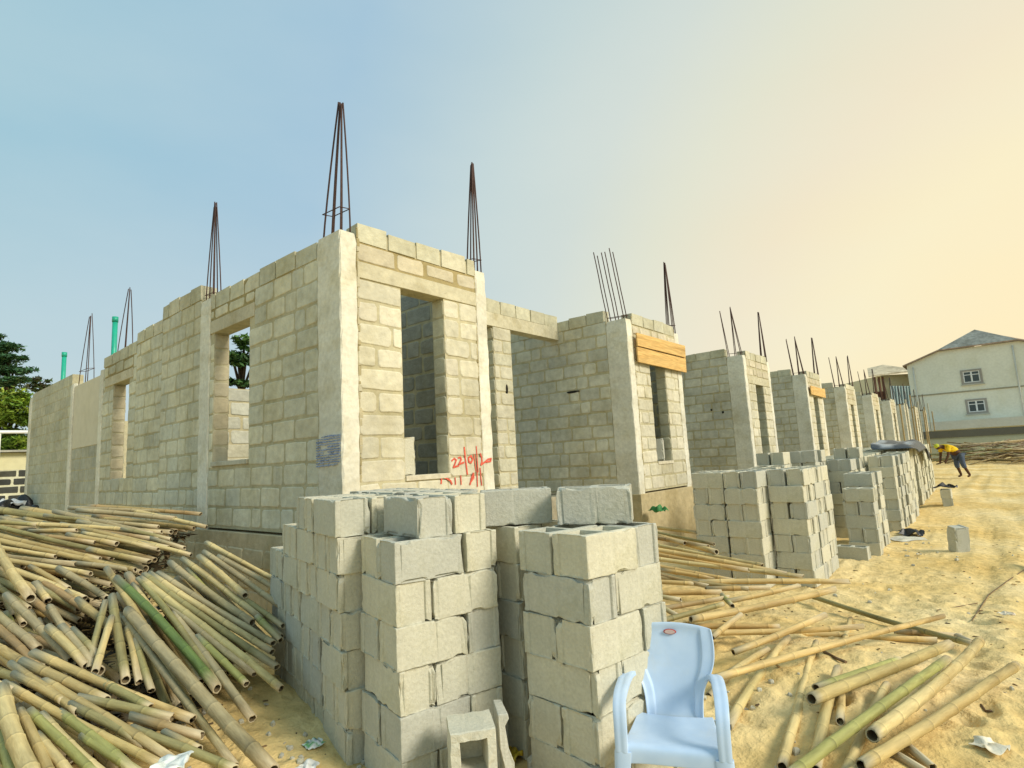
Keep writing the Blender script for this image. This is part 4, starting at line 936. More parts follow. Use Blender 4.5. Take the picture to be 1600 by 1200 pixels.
# ------------------------------------------------------------------ blue plastic chair
def chair():
    c0 = at(1050, 1150, z=.41); gzc = gz(c0.x, c0.y) - .01
    T = empty('plastic_chair', (c0.x + .12, c0.y + .05, gzc), radians(203 + 90)); T.scale = (.95, .92, .91); tag(T, 'pale blue plastic armchair with a small red badge, standing on the sand', 'chair')
    # local: x to the sitter's left, -y forward
    C1 = (1, 1, 1)
    def sheet(name, rows, th, parent=T):
        """a moulded sheet: rows of points, given a thickness and softened"""
        mb = MB(); n_ = len(rows[0]); i = 0
        mb.v = [tuple(p) for r in rows for p in r]; mb.c = [C1] * len(mb.v)
        for a_ in range(len(rows) - 1):
            for b_ in range(n_ - 1): mb.f.append((a_ * n_ + b_, a_ * n_ + b_ + 1, (a_ + 1) * n_ + b_ + 1, (a_ + 1) * n_ + b_)); mb.sm.append(True)
        o = mb.build(name, M['chair'], parent)
        m_ = o.modifiers.new('thick', 'SOLIDIFY'); m_.thickness = th; m_.offset = 0
        m_ = o.modifiers.new('bevel', 'BEVEL'); m_.width = .004; m_.segments = 2; m_.limit_method = 'ANGLE'; m_.angle_limit = radians(50)
        m_ = o.modifiers.new('soft', 'SUBSURF'); m_.levels = 1; m_.render_levels = 2
        return o
    # seat with a front apron
    rows = []
    for (y, z, w) in ((.20, .395, .20), (.17, .392, .205), (.08, .388, .215), (-.02, .390, .222), (-.12, .402, .228), (-.19, .412, .23), (-.215, .408, .23), (-.225, .39, .23), (-.228, .335, .225)):
        rows.append([(w * q, y, z + (.012 * q * q if y > -.2 else 0) - (.03 * max(0, abs(q) - .8) * 5 * .3 if y < -.224 else 0)) for q in (-1, -.92, -.6, -.3, 0, .3, .6, .92, 1)])
    sheet('seat', rows, .009)
    # backrest: wide shoulders, waist, low crown; panel pressed in
    prof = [(.385, .150), (.43, .152), (.48, .156), (.53, .163), (.57, .180), (.61, .205), (.66, .228), (.71, .238), (.76, .240), (.80, .238), (.835, .234), (.85, .230)]
    qs = (-1, -.95, -.78, -.73, -.70, -.66, -.35, 0, .35, .66, .70, .73, .78, .95, 1)
    rows = []
    for i, (z, w) in enumerate(prof):
        t = (z - .385) / .465; y = .195 + .12 * t + .035 * t * t
        row = []
        for q in qs:
            crown = .028 * (1 - q * q) if i >= 9 else .028 * (1 - q * q) * max(0, (i - 6) / 3)
            dish = .016 if (abs(q) <= .70 and 1 <= i <= 9) else 0
            row.append((w * q, y + .03 * (1 - q * q) * (1 - .3 * t) + dish - .01 * (abs(q) == 1), z + crown))
        rows.append(row)
    sheet('backrest', rows, .009)
    mb = MB(); yb = .195 + .12 * .93 + .035 * .87 + .03 * .7 - .006
    ring = lambda y, s_: [(.037 * s_ * cos(2 * pi * j / 20), y, .825 + .016 * s_ * sin(2 * pi * j / 20)) for j in range(20)]
    mb.rings([ring(yb, 1), ring(yb - .005, .96), ring(yb - .007, .8)], (0.42, 0.07, 0.06), True, False); mb.rings([ring(yb - .0071, .8), ring(yb - .0078, .6)], (0.6, 0.45, 0.42), False, True)
    mb.build('badge', M['cloth'], T)
    for sg in (-1, 1):
        # armrest: springs from the shoulder of the back, runs forward and turns down into the front leg
        path = [(.190, .300, .565, .024), (.212, .262, .612, .027), (.230, .20, .640, .029), (.242, .11, .650, .031), (.247, .0, .646, .031), (.250, -.10, .634, .031), (.250, -.165, .612, .030), (.248, -.205, .572, .030), (.246, -.222, .52, .029), (.245, -.23, .46, .029), (.245, -.236, .38, .028)]
        rows = []
        for k, (x, y, z, w) in enumerate(path):
            a_ = Vector(path[max(0, k - 1)][:3]); b_ = Vector(path[min(len(path) - 1, k + 1)][:3]); t = (b_ - a_).normalized()
            nrm = Vector((1, 0, 0)).cross(t).normalized()
            if nrm.z < 0 and k < 6: nrm = -nrm
            dn = -nrm if k < 6 else Vector((0, 1, 0))
            if k >= 6: dn = Vector((0, cos(0), -.25)).normalized()
            c = Vector((x, y, z)); ux = Vector((1, 0, 0))
            rows.append([Vector((sg * p.x, p.y, p.z)) for p in (c - ux * w + dn * .024, c - ux * w, c - ux * w * .5 - dn * .004, c, c + ux * w * .5 - dn * .004, c + ux * w, c + ux * w + dn * .024)])
        sheet('armrest', rows, .007)
        # legs: angle-section, splayed
        for (xa, ya, za, xb, yb2, fb) in ((.245, -.236, .385, .268, -.275, 1), (.195, .20, .395, .235, .325, -1)):
            rows = []
            for k in range(5):
                t = k / 4; x = lerp(xa, xb, t); y = lerp(ya, yb2, t); z = lerp(za, 0, t); w = lerp(.034, .024, t)
                rows.append([(sg * (x - w * 1.4), y + fb * .006, z), (sg * (x - w * .4), y - fb * .002, z), (sg * (x + w * .6), y - fb * .002, z), (sg * (x + w), y + fb * .006, z), (sg * (x + w), y + fb * w * 1.1, z)])
            sheet('leg', rows, .007)
        # strip joining back and seat on each side
    return T
chair()

# ------------------------------------------------------------------ litter and small things on the sand
def crumple(name, label, cat, loc, size, cols_, seed, matk='tarp', flat=.4):
    mb = MB(); n_ = 9; r = random.Random(seed); P = []
    for i in range(n_):
        for j in range(n_):
            x, y = (i / (n_ - 1) - .5), (j / (n_ - 1) - .5)
            h = max(0, noise.noise((x * 4 + seed, y * 4, 0)) + .45) * flat * (1 - 1.2 * (x * x + y * y))
            P.append((size * (x + .25 * noise.noise((x * 3, y * 3, seed))), size * (y + .25 * noise.noise((y * 3, x * 3, seed + 9))), size * h + .004))
    mb.v = P
    mb.c = [cols_[int(abs(noise.noise((p[0] / size * 2.3, p[1] / size * 2.3, seed * 2))) * 2.6 * len(cols_)) % len(cols_)] for p in P]
    for i in range(n_ - 1):
        for j in range(n_ - 1): mb.f.append((i * n_ + j, (i + 1) * n_ + j, (i + 1) * n_ + j + 1, i * n_ + j + 1)); mb.sm.append(True)
    o = mb.build(name, M[matk]); m_ = o.modifiers.new('t', 'SOLIDIFY'); m_.thickness = .003; m_.offset = 1
    m_ = o.modifiers.new('s', 'SUBSURF'); m_.levels = 1; m_.render_levels = 2
    o.location = loc; o.rotation_euler = (0, 0, r.uniform(0, 6)); return tag(o, label, cat)
def onsand(u, v):
    p = at(u, v, z=0)
    for _ in range(4): p = at(u, v, z=gz(p.x, p.y))
    return p
p = onsand(491, 1166); crumple('crumpled_sachet', 'crumpled green and white sachet on the sand beside the long stack', 'litter', p, .11, [(0.75, 0.78, 0.74), (0.12, 0.38, 0.10), (0.7, 0.72, 0.7), (0.06, 0.09, 0.2)], 3)
p = onsand(555, 1196); crumple('plastic_scrap', 'white plastic scrap on the sand at the foot of the corner stack', 'litter', (p.x - .25, p.y + .1, gz(p.x - .25, p.y + .1)), .12, [(0.7, 0.71, 0.68), (0.6, 0.6, 0.55)], 5)
p = onsand(1545, 1168); crumple('plastic_wrapper', 'torn white wrapper lying on the open sand', 'litter', p, .15, [(0.70, 0.64, 0.50), (0.62, 0.52, 0.34)], 8, flat=.30)
p = onsand(1425, 838); crumple('black_rag', 'crumpled black rag on the sand beside the low stack', 'rag', (p.x, p.y, p.z + .01), .42, [(0.012, 0.013, 0.016), (0.02, 0.02, 0.022)], 13, flat=.5)
p = onsand(1420, 843); crumple('plastic_sack', 'flattened white sack under the black rag', 'sack', (p.x - .03, p.y + .05, p.z), .62, [(0.6, 0.58, 0.5), (0.66, 0.63, 0.52)], 14, flat=.08)
p = onsand(1420, 1006); crumple('plastic_scrap', 'small white scrap on the sand near the thin twigs', 'litter', (at(1573, 962, z=0)), .12, [(0.72, 0.66, 0.52), (0.4, 0.3, 0.2)], 16)
p = onsand(850, 1200); crumple('plastic_wrapper', 'yellow wrapper wedged in the gap behind the broken block', 'litter', at(800, 1185, z=.0), .14, [(0.55, 0.36, 0.02), (0.5, 0.3, 0.03)], 17, flat=.5)
d_ = dep(268, 1198, 2.72); crumple('plastic_bag', 'white plastic bag caught on the low heap of bamboo', 'bag', d_, .16, [(0.72, 0.74, 0.70), (0.64, 0.66, 0.6)], 19, flat=.28)
p = at(1030, 798, y=-.35); crumple('leafy_sprig', 'small green sprig on the ground before the second house', 'plant', (p.x, p.y, p.z - .05), .30, [(0.03, 0.16, 0.04), (0.06, 0.24, 0.06)], 23, matk='leaf', flat=.7)
p = Vector((15.6, -3.95, cz(15.6, -3.95) + 0.449)); crumple('black_cloth', 'black cloth heaped on a block at the far end of the stacks', 'cloth', p, .4, [(0.012, 0.012, 0.014)], 27, flat=.55)
# twigs
def twig(label, pts, r):
    mb = MB(); P = []
    for (u, v) in pts:
        p = onsand(u, v); P.append((p.x, p.y, p.z + r))
    mb.tube(P, r, (0.16, 0.10, 0.05), 5); tag(mb.build('dry_twig', M['bamboo']), label, 'twig', 'dry twigs on the sand')
twig('longest thin dry twig on the open sand, running towards the road edge', [(1519, 970), (1545, 930), (1575, 908), (1605, 888)], .006)
twig('dry twig on the sand, upper arm of the forked pair', [(1464, 954), (1500, 948), (1527, 943)], .005)
twig('dry twig on the sand, lower arm of the forked pair', [(1463, 956), (1500, 962)], .004)
twig('short dry twig beside the small white scrap', [(1530, 959), (1565, 965)], .005)
twig('dark twig lying beside the pale poles nearest the chair', [(1287, 1020), (1305, 1030), (1322, 1037)], .012)
twig('dark bent twig alone on the sand near the torn wrapper', [(1533, 1103), (1540, 1113), (1551, 1113)], .008)
# chips and crumbs
mb = MB(); r = random.Random(31)
for k in range(620):
    x = r.uniform(-3, 12); y = r.uniform(-7.5, -2.8)
    if k % 5 == 0: x, y = r.uniform(-2.6, -1.4), r.uniform(-2.6, .3)
    z = gz(x, y); s_ = r.uniform(.003, .010); a_ = r.uniform(0, pi); c = r.choice([(0.10, 0.07, 0.04), (0.2, 0.13, 0.06), (0.45, 0.40, 0.30), (0.16, 0.12, 0.05), (0.35, 0.22, 0.08)])
    l_ = s_ * r.uniform(1, 4)
    q = [Vector((cos(a_) * i - sin(a_) * j, sin(a_) * i + cos(a_) * j, 0)) for i, j in ((-l_, -s_), (l_, -s_ * .6), (l_ * .9, s_), (-l_ * .8, s_ * .7))]
    mb.hexa([Vector((x, y, z)) + v for v in q] + [Vector((x, y, z + s_ * .9)) + v * .7 for v in q], c)
for k in range(130):
    x, y = r.choice([(r.uniform(4.6, 12), r.gauss(-3.75, .25)), (r.uniform(-.6, 1.2), r.uniform(-4.2, -3.2)), (r.gauss(-1.6, .2), r.uniform(-2.9, -.8)), (r.uniform(0, 11), r.uniform(-6.5, -3.6))])
    z = gz(x, y); s_ = r.uniform(.008, .028); c = r.choice([(0.5, 0.48, 0.38), (0.55, 0.52, 0.40), (0.44, 0.42, 0.34)])
    q = [Vector((s_ * r.uniform(.6, 1.3) * cos(a_), s_ * r.uniform(.6, 1.3) * sin(a_), 0)) for a_ in (.3, 1.2, 2.3, 3.2, 4.2, 5.4)]
    o_ = Vector((x, y, z))
    mb.rings([[o_ + v + Vector((0, 0, -.004)) for v in q], [o_ + v * .95 + Vector((0, 0, s_ * r.uniform(.3, .8))) for v in q], [o_ + v * .5 + Vector((0, 0, s_ * r.uniform(.8, 1.1))) for v in q]], c, True, True, sm=False)
tag(mb.build('debris', M['block']), 'crumbs of block, bark chips and dead leaves strewn over the sand', 'debris', kind='stuff')

# ------------------------------------------------------------------ tarp, worker, far things
mb = MB(); n1_, n2_ = 26, 12; P = []
for i in range(n1_):
    for j in range(n2_):
        x = 13.6 + 4.6 * i / (n1_ - 1); y = -3.62 + .95 * j / (n2_ - 1) + .02 * (x - 13); ztop = cz(x, y) + 7 * .2232 + .02
        h = .16 * max(0, noise.noise((x * 1.1, y * 1.7, 4)) + .35) + .09 * abs(noise.noise((x * 2.6, y * 3.5, 7))) + .06 * noise.noise((x * 5.1, y * 6, 3)) + .12 * math.exp(-((x - 15.4) / 1.2) ** 2)
        z = ztop + h
        if j == 0: z = ztop - (.40 if x > 16.4 else .1) * (1 + noise.noise((x * 2, 1, 1))) ; y -= .06
        if i == 0: z = ztop + .03
        P.append((x, y + .12 * noise.noise((x * 1.3, 0, 2)), z))
mb.v = P; mb.c = [(0.035, 0.045, 0.055) if noise.noise((p[0] * 1.6, p[1] * 3.5, 3)) < .16 else (0.28, 0.31, 0.33) for p in P]
for i in range(n1_ - 1):
    for j in range(n2_ - 1): mb.f.append((i * n2_ + j, (i + 1) * n2_ + j, (i + 1) * n2_ + j + 1, i * n2_ + j + 1)); mb.sm.append(True)
o = mb.build('tarpaulin', M['tarp']); m_ = o.modifiers.new('t', 'SOLIDIFY'); m_.thickness = .006; m_ = o.modifiers.new('s', 'SUBSURF'); m_.levels = 1; m_.render_levels = 1
tag(o, 'black and silver tarpaulin thrown over the far block stacks', 'tarpaulin')

def skin(name, joints, bones, matk, c, parent):
    me = bpy.data.meshes.new(name); me.from_pydata([j[0] for j in joints], bones, []); me.update()
    at_ = me.color_attributes.new('col', 'FLOAT_COLOR', 'POINT'); at_.data.foreach_set('color', [*c, 1.0] * len(joints))
    o = link(name, me, parent); o.data.materials.append(M[matk])
    o.modifiers.new('skin', 'SKIN')
    if not me.skin_vertices: me.attributes.new('x', 'FLOAT', 'POINT')
    for i, j in enumerate(joints):
        rx = j[1] if isinstance(j[1], tuple) else (j[1], j[1]); me.skin_vertices[0].data[i].radius = rx; me.skin_vertices[0].data[i].use_root = (i == 0)
    s_ = o.modifiers.new('sub', 'SUBSURF'); s_.levels = 1; s_.render_levels = 2
    return o
def solid(name, base, matk):      # flat-coloured variant for skinned meshes (no vertex colour survives the skin modifier)
    m_ = surf(name, base=base, attr=False, rough=.8, n1=(2, .12), n2=(16, .15), stain=(0, 1), bump=(60, .1)); M[name] = m_; return name
solid('skin_dark', (0.10, 0.052, 0.03), 'cloth'); solid('shirt_yellow', (0.72, 0.48, 0.02), 'cloth'); solid('denim', (0.075, 0.10, 0.15), 'cloth'); solid('cap_lime', (0.50, 0.52, 0.05), 'cloth')
def worker():
    p = dep(1503, 738, 23.5)
    g = gbase(p.x, p.y); T = empty('person', (p.x, p.y, g + .02), 0); T.scale = (1.12, 1.12, 1.12)
    tag(T, 'worker in a yellow shirt and rolled-up jeans bending over beyond the block stacks', 'person')
    f_ = Vector((R0.x, R0.y, 0)).normalized() * -1      # bends towards the stacks
    s_ = Vector((R2.x, R2.y, 0)).normalized()
    def q(a_, z, b_=0): return tuple(f_ * a_ + s_ * b_ + Vector((0, 0, z)))
    # body: legs, pelvis, bent trunk, neck, head, arms hanging forward
    J = [(q(.08, .88), (.15, .12)), (q(.24, 1.02), (.15, .12)), (q(.42, 1.13), (.16, .12)), (q(.56, 1.16), (.09, .08)), (q(.66, 1.15), .055), (q(.74, 1.14), .095), (q(.82, 1.10), .08),
         (q(.04, .82, .10), .09), (q(.06, .46, .12), .06), (q(-.06, .08, .12), .042), (q(.06, .03, .13), .035),
         (q(.04, .82, -.10), .09), (q(.02, .46, -.14), .06), (q(-.16, .08, -.16), .042), (q(-.05, .03, -.17), .035),
         (q(.50, 1.12, .19), .06), (q(.52, .84, .22), .045), (q(.60, .60, .18), .034), (q(.63, .52, .17), .03),
         (q(.50, 1.12, -.19), .06), (q(.56, .84, -.22), .045), (q(.66, .62, -.18), .034), (q(.69, .54, -.17), .03)]
    B = [(0, 1), (1, 2), (2, 3), (3, 4), (4, 5), (5, 6), (0, 7), (7, 8), (8, 9), (9, 10), (0, 11), (11, 12), (12, 13), (13, 14), (2, 15), (15, 16), (16, 17), (17, 18), (2, 19), (19, 20), (20, 21), (21, 22)]
    skin('body', J, B, 'skin_dark', (1, 1, 1), T)
    skin('shirt', [(q(.07, .92), (.18, .15)), (q(.24, 1.035), (.185, .15)), (q(.42, 1.15), (.19, .145)), (q(.55, 1.165), (.12, .10)), (q(.50, 1.13, .19), .085), (q(.515, .93, .22), .07), (q(.50, 1.13, -.19), .085), (q(.55, .93, -.22), .07)], [(0, 1), (1, 2), (2, 3), (2, 4), (4, 5), (2, 6), (6, 7)], 'shirt_yellow', (1, 1, 1), T)
    skin('jeans', [(q(.06, .88), (.17, .145)), (q(.03, .80, .10), .115), (q(.06, .46, .12), .085), (q(.02, .32, .12), .08), (q(.03, .80, -.10), .115), (q(.02, .46, -.14), .085), (q(-.04, .32, -.15), .08)], [(0, 1), (1, 2), (2, 3), (0, 4), (4, 5), (5, 6)], 'denim', (1, 1, 1), T)
    skin('cap', [(q(.70, 1.19), .085), (q(.78, 1.19), .095), (q(.86, 1.13), .07)], [(0, 1), (1, 2)], 'cap_lime', (1, 1, 1), T)
worker()

# heap of poles beyond the road
mb = MB(); r = random.Random(41)
for k in range(170):
    u = r.uniform(1495, 1680); v = r.uniform(692, 722); d = r.uniform(34, 44); p = dep(u, v, d)
    a_ = r.uniform(-.35, .35) + (.5 if r.random() < .3 else 0); l_ = r.uniform(1.0, 2.6); dr = (R0 * cos(a_) + R2 * r.uniform(-.3, .3)); dr.z += sin(a_) * .4
    dr.normalize(); g = gbase(p.x, p.y)
    e1, e2 = p - dr * l_, p + dr * l_
    e1.z = max(e1.z, g + .04); e2.z = max(e2.z, g + .04)
    mb.tube([e1, e2], r.uniform(.035, .06), r.choice([(0.34, 0.27, 0.15), (0.25, 0.19, 0.10), (0.42, 0.32, 0.16), (0.18, 0.13, 0.07), (0.24, 0.24, 0.12)]), 6)
tag(mb.build('brushwood', M['bamboo']), 'far heap of sticks and cut poles before the boundary wall', 'brushwood', kind='stuff')

# big cream house
def big_house():
    D = 62.0; k = D / 55.0
    Lb = dep(1434, 690, D); Rb = dep(1600, 681, D * .912)
    ud = Vector((Rb.x - Lb.x, Rb.y - Lb.y, 0)); ln = ud.length; ud.normalize(); nd = Vector((ud.y, -ud.x, 0))
    if nd.dot(CP - Lb) < 0: nd = -nd
    g = gbase(Lb.x, Lb.y)
    T = empty('cream_house', (Lb.x, Lb.y, g)); tag(T, 'big cream two-storey house with a grey half-hipped roof at the end of the road', 'house')
    O = Vector((0, 0, 0))
    def W(u, z, n_=0): return ud * u + nd * n_ + Vector((0, 0, z))
    def uz(px, py, n_=0):           # where a photo point meets the gable plane
        rr_ = ray(px, py); den = rr_.dot(nd); t = (Lb - CP).dot(nd) / den; p = CP + rr_ * t - Lb; return p.dot(ud), p.z + Lb.z - g
    el = uz(1417, 567); a1 = uz(1466, 549); ap = uz(1508, 521)
    wd = uz(1592, 536)[0] + a1[0]
    mid = wd / 2
    Hh = a1[1]; uh = a1[0]; He = Hh - uh * .37
    depth_ = 14.0; C = (0.80, 0.78, 0.65)
    mb = MB()
    f_ = [W(0, -.5), W(wd, -.5), W(wd, He), W(wd - uh, Hh), W(uh, Hh), W(0, He)]
    b_ = [p - nd * depth_ for p in f_]
    mb.rings([f_, b_], C, True, True, sm=False); mb.build('wall', M['plain'], T)
    # roof: slopes and the hip
    Ha = ap[1] + .1; s0 = (Hh - He) / uh
    mb = MB(); CR = (0.25, 0.26, 0.23); ov = .35
    Hm = Hh + (mid - uh) * s0 + .75
    hb = 2.2
    def th(p): return p + Vector((0, 0, .14))
    A = W(-ov, He - ov * s0, ov); B_ = W(uh, Hh, ov); Cc = W(mid, Hm, -hb); Dd = W(mid, Hm, -depth_ - ov); E_ = W(-ov, He - ov * s0, -depth_ - ov)
    A2 = W(wd + ov, He - ov * s0, ov); B2 = W(wd - uh, Hh, ov); E2 = W(wd + ov, He - ov * s0, -depth_ - ov)
    for poly in ([A, B_, Cc, Dd, E_], [A2, E2, Dd, Cc, B2], [B_, B2, Cc]):
        mb.quad([th(p) for p in poly], CR); mb.quad([p + Vector((0, 0, .02)) for p in poly][::-1], (0.3, 0.22, 0.16))
    for p1_, p2_ in ((A, B_), (B_, B2), (B2, A2), (E_, A), (A2, E2)):
        mb.quad([p1_, p2_, th(p2_), th(p1_)], (0.42, 0.30, 0.22))
    mb.build('roof', M['roof'], T)
    # string courses
    for (py1, py2, h_, cc) in ((621, 605, .14, (0.38, 0.34, 0.24)),):
        u0, z0 = uz(1419, py1); mb = MB()
        mb.hexa([W(.0, z0, .002), W(wd, z0, .002), W(wd, z0, .06), W(.0, z0, .06), W(.0, z0 + h_, .002), W(wd, z0 + h_, .002), W(wd, z0 + h_, .06), W(.0, z0 + h_, .06)], cc); mb.build('string_course', M['plain'], T)
    for ue in (.55, 8.9):
        mb = MB(); mb.tube([W(ue, 0, .14), W(ue, He - .3 if ue < 1 else Hh - .4, .14)], .07, (0.62, 0.6, 0.52), 8); mb.build('downpipe', M['plain'], T)
    # ground-floor terrace slab and shade line
    u0, zb = uz(1476, 659); _, zl = uz(1476, 672)
    mb = MB(); p8 = lambda u0_, u1_, z0_, z1_, n0, n1: [W(u0_, z0_, n0), W(u1_, z0_, n0), W(u1_, z0_, n1), W(u0_, z0_, n1), W(u0_, z1_, n0), W(u1_, z1_, n0), W(u1_, z1_, n1), W(u0_, z1_, n1)]
    mb.hexa(p8(-1, wd + 1, zl, zb, .01, 1.6), (0.62, 0.61, 0.54)); mb.build('canopy', M['plain'], T)
    # windows
    for (px, py, w_, h_) in ((1518, 588.5, 1.75, 1.5), (1526, 634.5, 1.75, 1.5)):
        u_, z_ = uz(px, py); mb = MB(); w2, h2 = w_ / 2, h_ / 2
        for (ua, ub, za, zb_) in ((-w2, w2, -h2, -h2 + .17), (-w2, w2, h2 - .17, h2), (-w2, -w2 + .2, -h2 + .17, h2 - .17), (w2 - .2, w2, -h2 + .17, h2 - .17)):
            mb.hexa(p8(u_ + ua, u_ + ub, z_ + za, z_ + zb_, -.02, .09), (0.36, 0.33, 0.29))
        wi = mb.build('window', M['plain'], T)
        mb = MB(); mb.hexa(p8(u_ - w2 - .1, u_ + w2 + .1, z_ - h2 - .12, z_ - h2 - .002, -.02, .16), (0.5, 0.48, 0.4)); mb.build('window_sill', M['plain'], T)
        mb = MB()
        for (ua, ub, za, zb_) in ((-.07, .07, -h2 + .17, h2 - .17), (-w2 + .2, -w2 + .29, -h2 + .17, h2 - .17), (w2 - .29, w2 - .2, -h2 + .17, h2 - .17), (-w2 + .29, -.07, .18, .25), (.07, w2 - .29, .18, .25), (-w2 + .29, -.07, -h2 + .17, -h2 + .25), (.07, w2 - .29, -h2 + .17, -h2 + .25), (-w2 + .29, -.07, h2 - .25, h2 - .17), (.07, w2 - .29, h2 - .25, h2 - .17)):
            mb.hexa(p8(u_ + ua, u_ + ub, z_ + za, z_ + zb_, -.01, .05), (0.78, 0.78, 0.76))
        mb.build('frame', M['plain'], wi)
        mb = MB(); mb.hexa(p8(u_ - w2 + .2, u_ + w2 - .2, z_ - h2 + .17, z_ + h2 - .17, .003, .015), (0.05, 0.05, 0.05)); mb.build('pane', M['glass'], wi)
    # boundary wall
    B = empty('boundary_wall', (Lb.x, Lb.y, g)); tag(B, 'low green-grey boundary wall before the big cream house', 'wall')
    mb = MB(); o1 = dep(1470, 703, 50) - Lb; o2 = dep(1720, 690, 46) - Lb
    w3 = Vector((o2.x - o1.x, o2.y - o1.y, 0)).normalized(); n3_ = Vector((w3.y, -w3.x, 0)); ztop_ = dep(1500, 683, 50).z - g
    e1 = Vector((o1.x, o1.y, -.3)) - w3 * 3; e2 = Vector((o2.x, o2.y, -.3)) + w3 * 20
    mb.hexa([e1, e2, e2 + n3_ * .2, e1 + n3_ * .2] + [Vector((p.x, p.y, ztop_)) for p in (e1, e2, e2 + n3_ * .2, e1 + n3_ * .2)], (0.33, 0.35, 0.26)); mb.build('wall', M['plain'], B)
    mb = MB(); mb.hexa([Vector((p.x, p.y, ztop_ + .002)) for p in (e1 - n3_ * .06, e2 - n3_ * .06, e2 + n3_ * .26, e1 + n3_ * .26)] + [Vector((p.x, p.y, ztop_ + .62)) for p in (e1 - n3_ * .06, e2 - n3_ * .06, e2 + n3_ * .26, e1 + n3_ * .26)], (0.10, 0.10, 0.08)); mb.build('shade_band', M['plain'], B)  # near-black band paints in the shadowed ground floor of the house
    # annex with a brown roof
    Dn = 68.0
    A0 = dep(1372, 690, Dn); T2_ = empty('annex_house', (A0.x, A0.y, g)); tag(T2_, 'lower cream annex with a tan pitched roof and brown posts beside the big house', 'house')
    u2 = Vector((R0.x, R0.y, 0)).normalized(); n2 = Vector((-R2.x, -R2.y, 0)).normalized()
    zz = lambda py: dep(1390, py, Dn).z - g
    sx = Dn / F
    def W2(px, z, n_=0): return u2 * ((px - 1372) * sx) + n2 * n_ + Vector((0, 0, z))
    q8 = lambda a_, b2, z0_, z1_, n0, n1: [W2(a_, z0_, n0), W2(b2, z0_, n0), W2(b2, z0_, n1), W2(a_, z0_, n1), W2(a_, z1_, n0), W2(b2, z1_, n0), W2(b2, z1_, n1), W2(a_, z1_, n1)]
    mb = MB(); mb.hexa(q8(1391, 1440, -.5, zz(584), -8, 0), (0.68, 0.60, 0.40)); mb.build('wall', M['plain'], T2_)
    mb = MB(); e = [W2(1361, zz(588), 1.2), W2(1440, zz(582), 1.2), W2(1440, zz(560), -5), W2(1412, zz(565), -5)]
    mb.rings([e, [p + Vector((0, 0, .16)) for p in e]], (0.50, 0.43, 0.30), True, True, sm=False); mb.build('roof', M['roof'], T2_)
    for px in (1377, 1384, 1390):
        mb = MB(); mb.hexa(q8(px, px + 2.2, -.5, zz(587), .1, .3), (0.22, 0.11, 0.07)); mb.build('post', M['plain'], T2_)
    mb = MB(); mb.hexa(q8(1376, 1392, zz(624), zz(610), .0, .08), (0.25, 0.12, 0.08)); mb.build('balcony', M['plain'], T2_)
    # blue-grey sheet fence behind the last houses
    mb = MB(); D3 = 60; 
    for i in range(14):
        px = 1391 + i * 2.2; a_ = dep(px, 627, D3 + (i % 2) * .15); b2 = dep(px + 2.2, 627, D3 + ((i + 1) % 2) * .15); c2 = dep(px + 2.2, 603, D3 + ((i + 1) % 2) * .15); d2 = dep(px, 603, D3 + (i % 2) * .15)
        a_.z = b2.z = 0
        mb.quad([a_, b2, c2, d2], (0.30, 0.38, 0.38))
    o = mb.build('sheet_fence', M['plain']); m_ = o.modifiers.new('t', 'SOLIDIFY'); m_.thickness = .02
    tag(o, 'blue-grey corrugated sheet screen standing behind the last unfinished houses', 'fence')
big_house()
# vertical planks on the far houses
for i, px in enumerate([1397, 1404, 1411, 1419, 1428, 1436, 1445, 1455, 1464]):
    x = 41.5 + i * 2.6; mb = MB()
    hh = 2.6 + (i * 37 % 5) * .22; a_ = .06 if i % 2 else -.05
    mb.hexa([(0, -.02, -1.2), (.16, -.02, -1.2), (.16, .06, -1.2), (0, .06, -1.2), (a_, -.02, hh), (.16 + a_, -.02, hh), (.16 + a_, .06, hh), (a_, .06, hh)], [(0.45, 0.34, 0.17), (0.5, 0.46, 0.33), (0.40, 0.29, 0.14)][i % 3])
    o = mb.build('timber_prop', M['wall'], bevel=.004); o.location = (x, -.35 - .05 * (i % 3), 1.6)
    tag(o, f'{ORD[i]} upright timber prop along the farthest houses, counted from the camera', 'prop', 'timber props before the farthest houses')

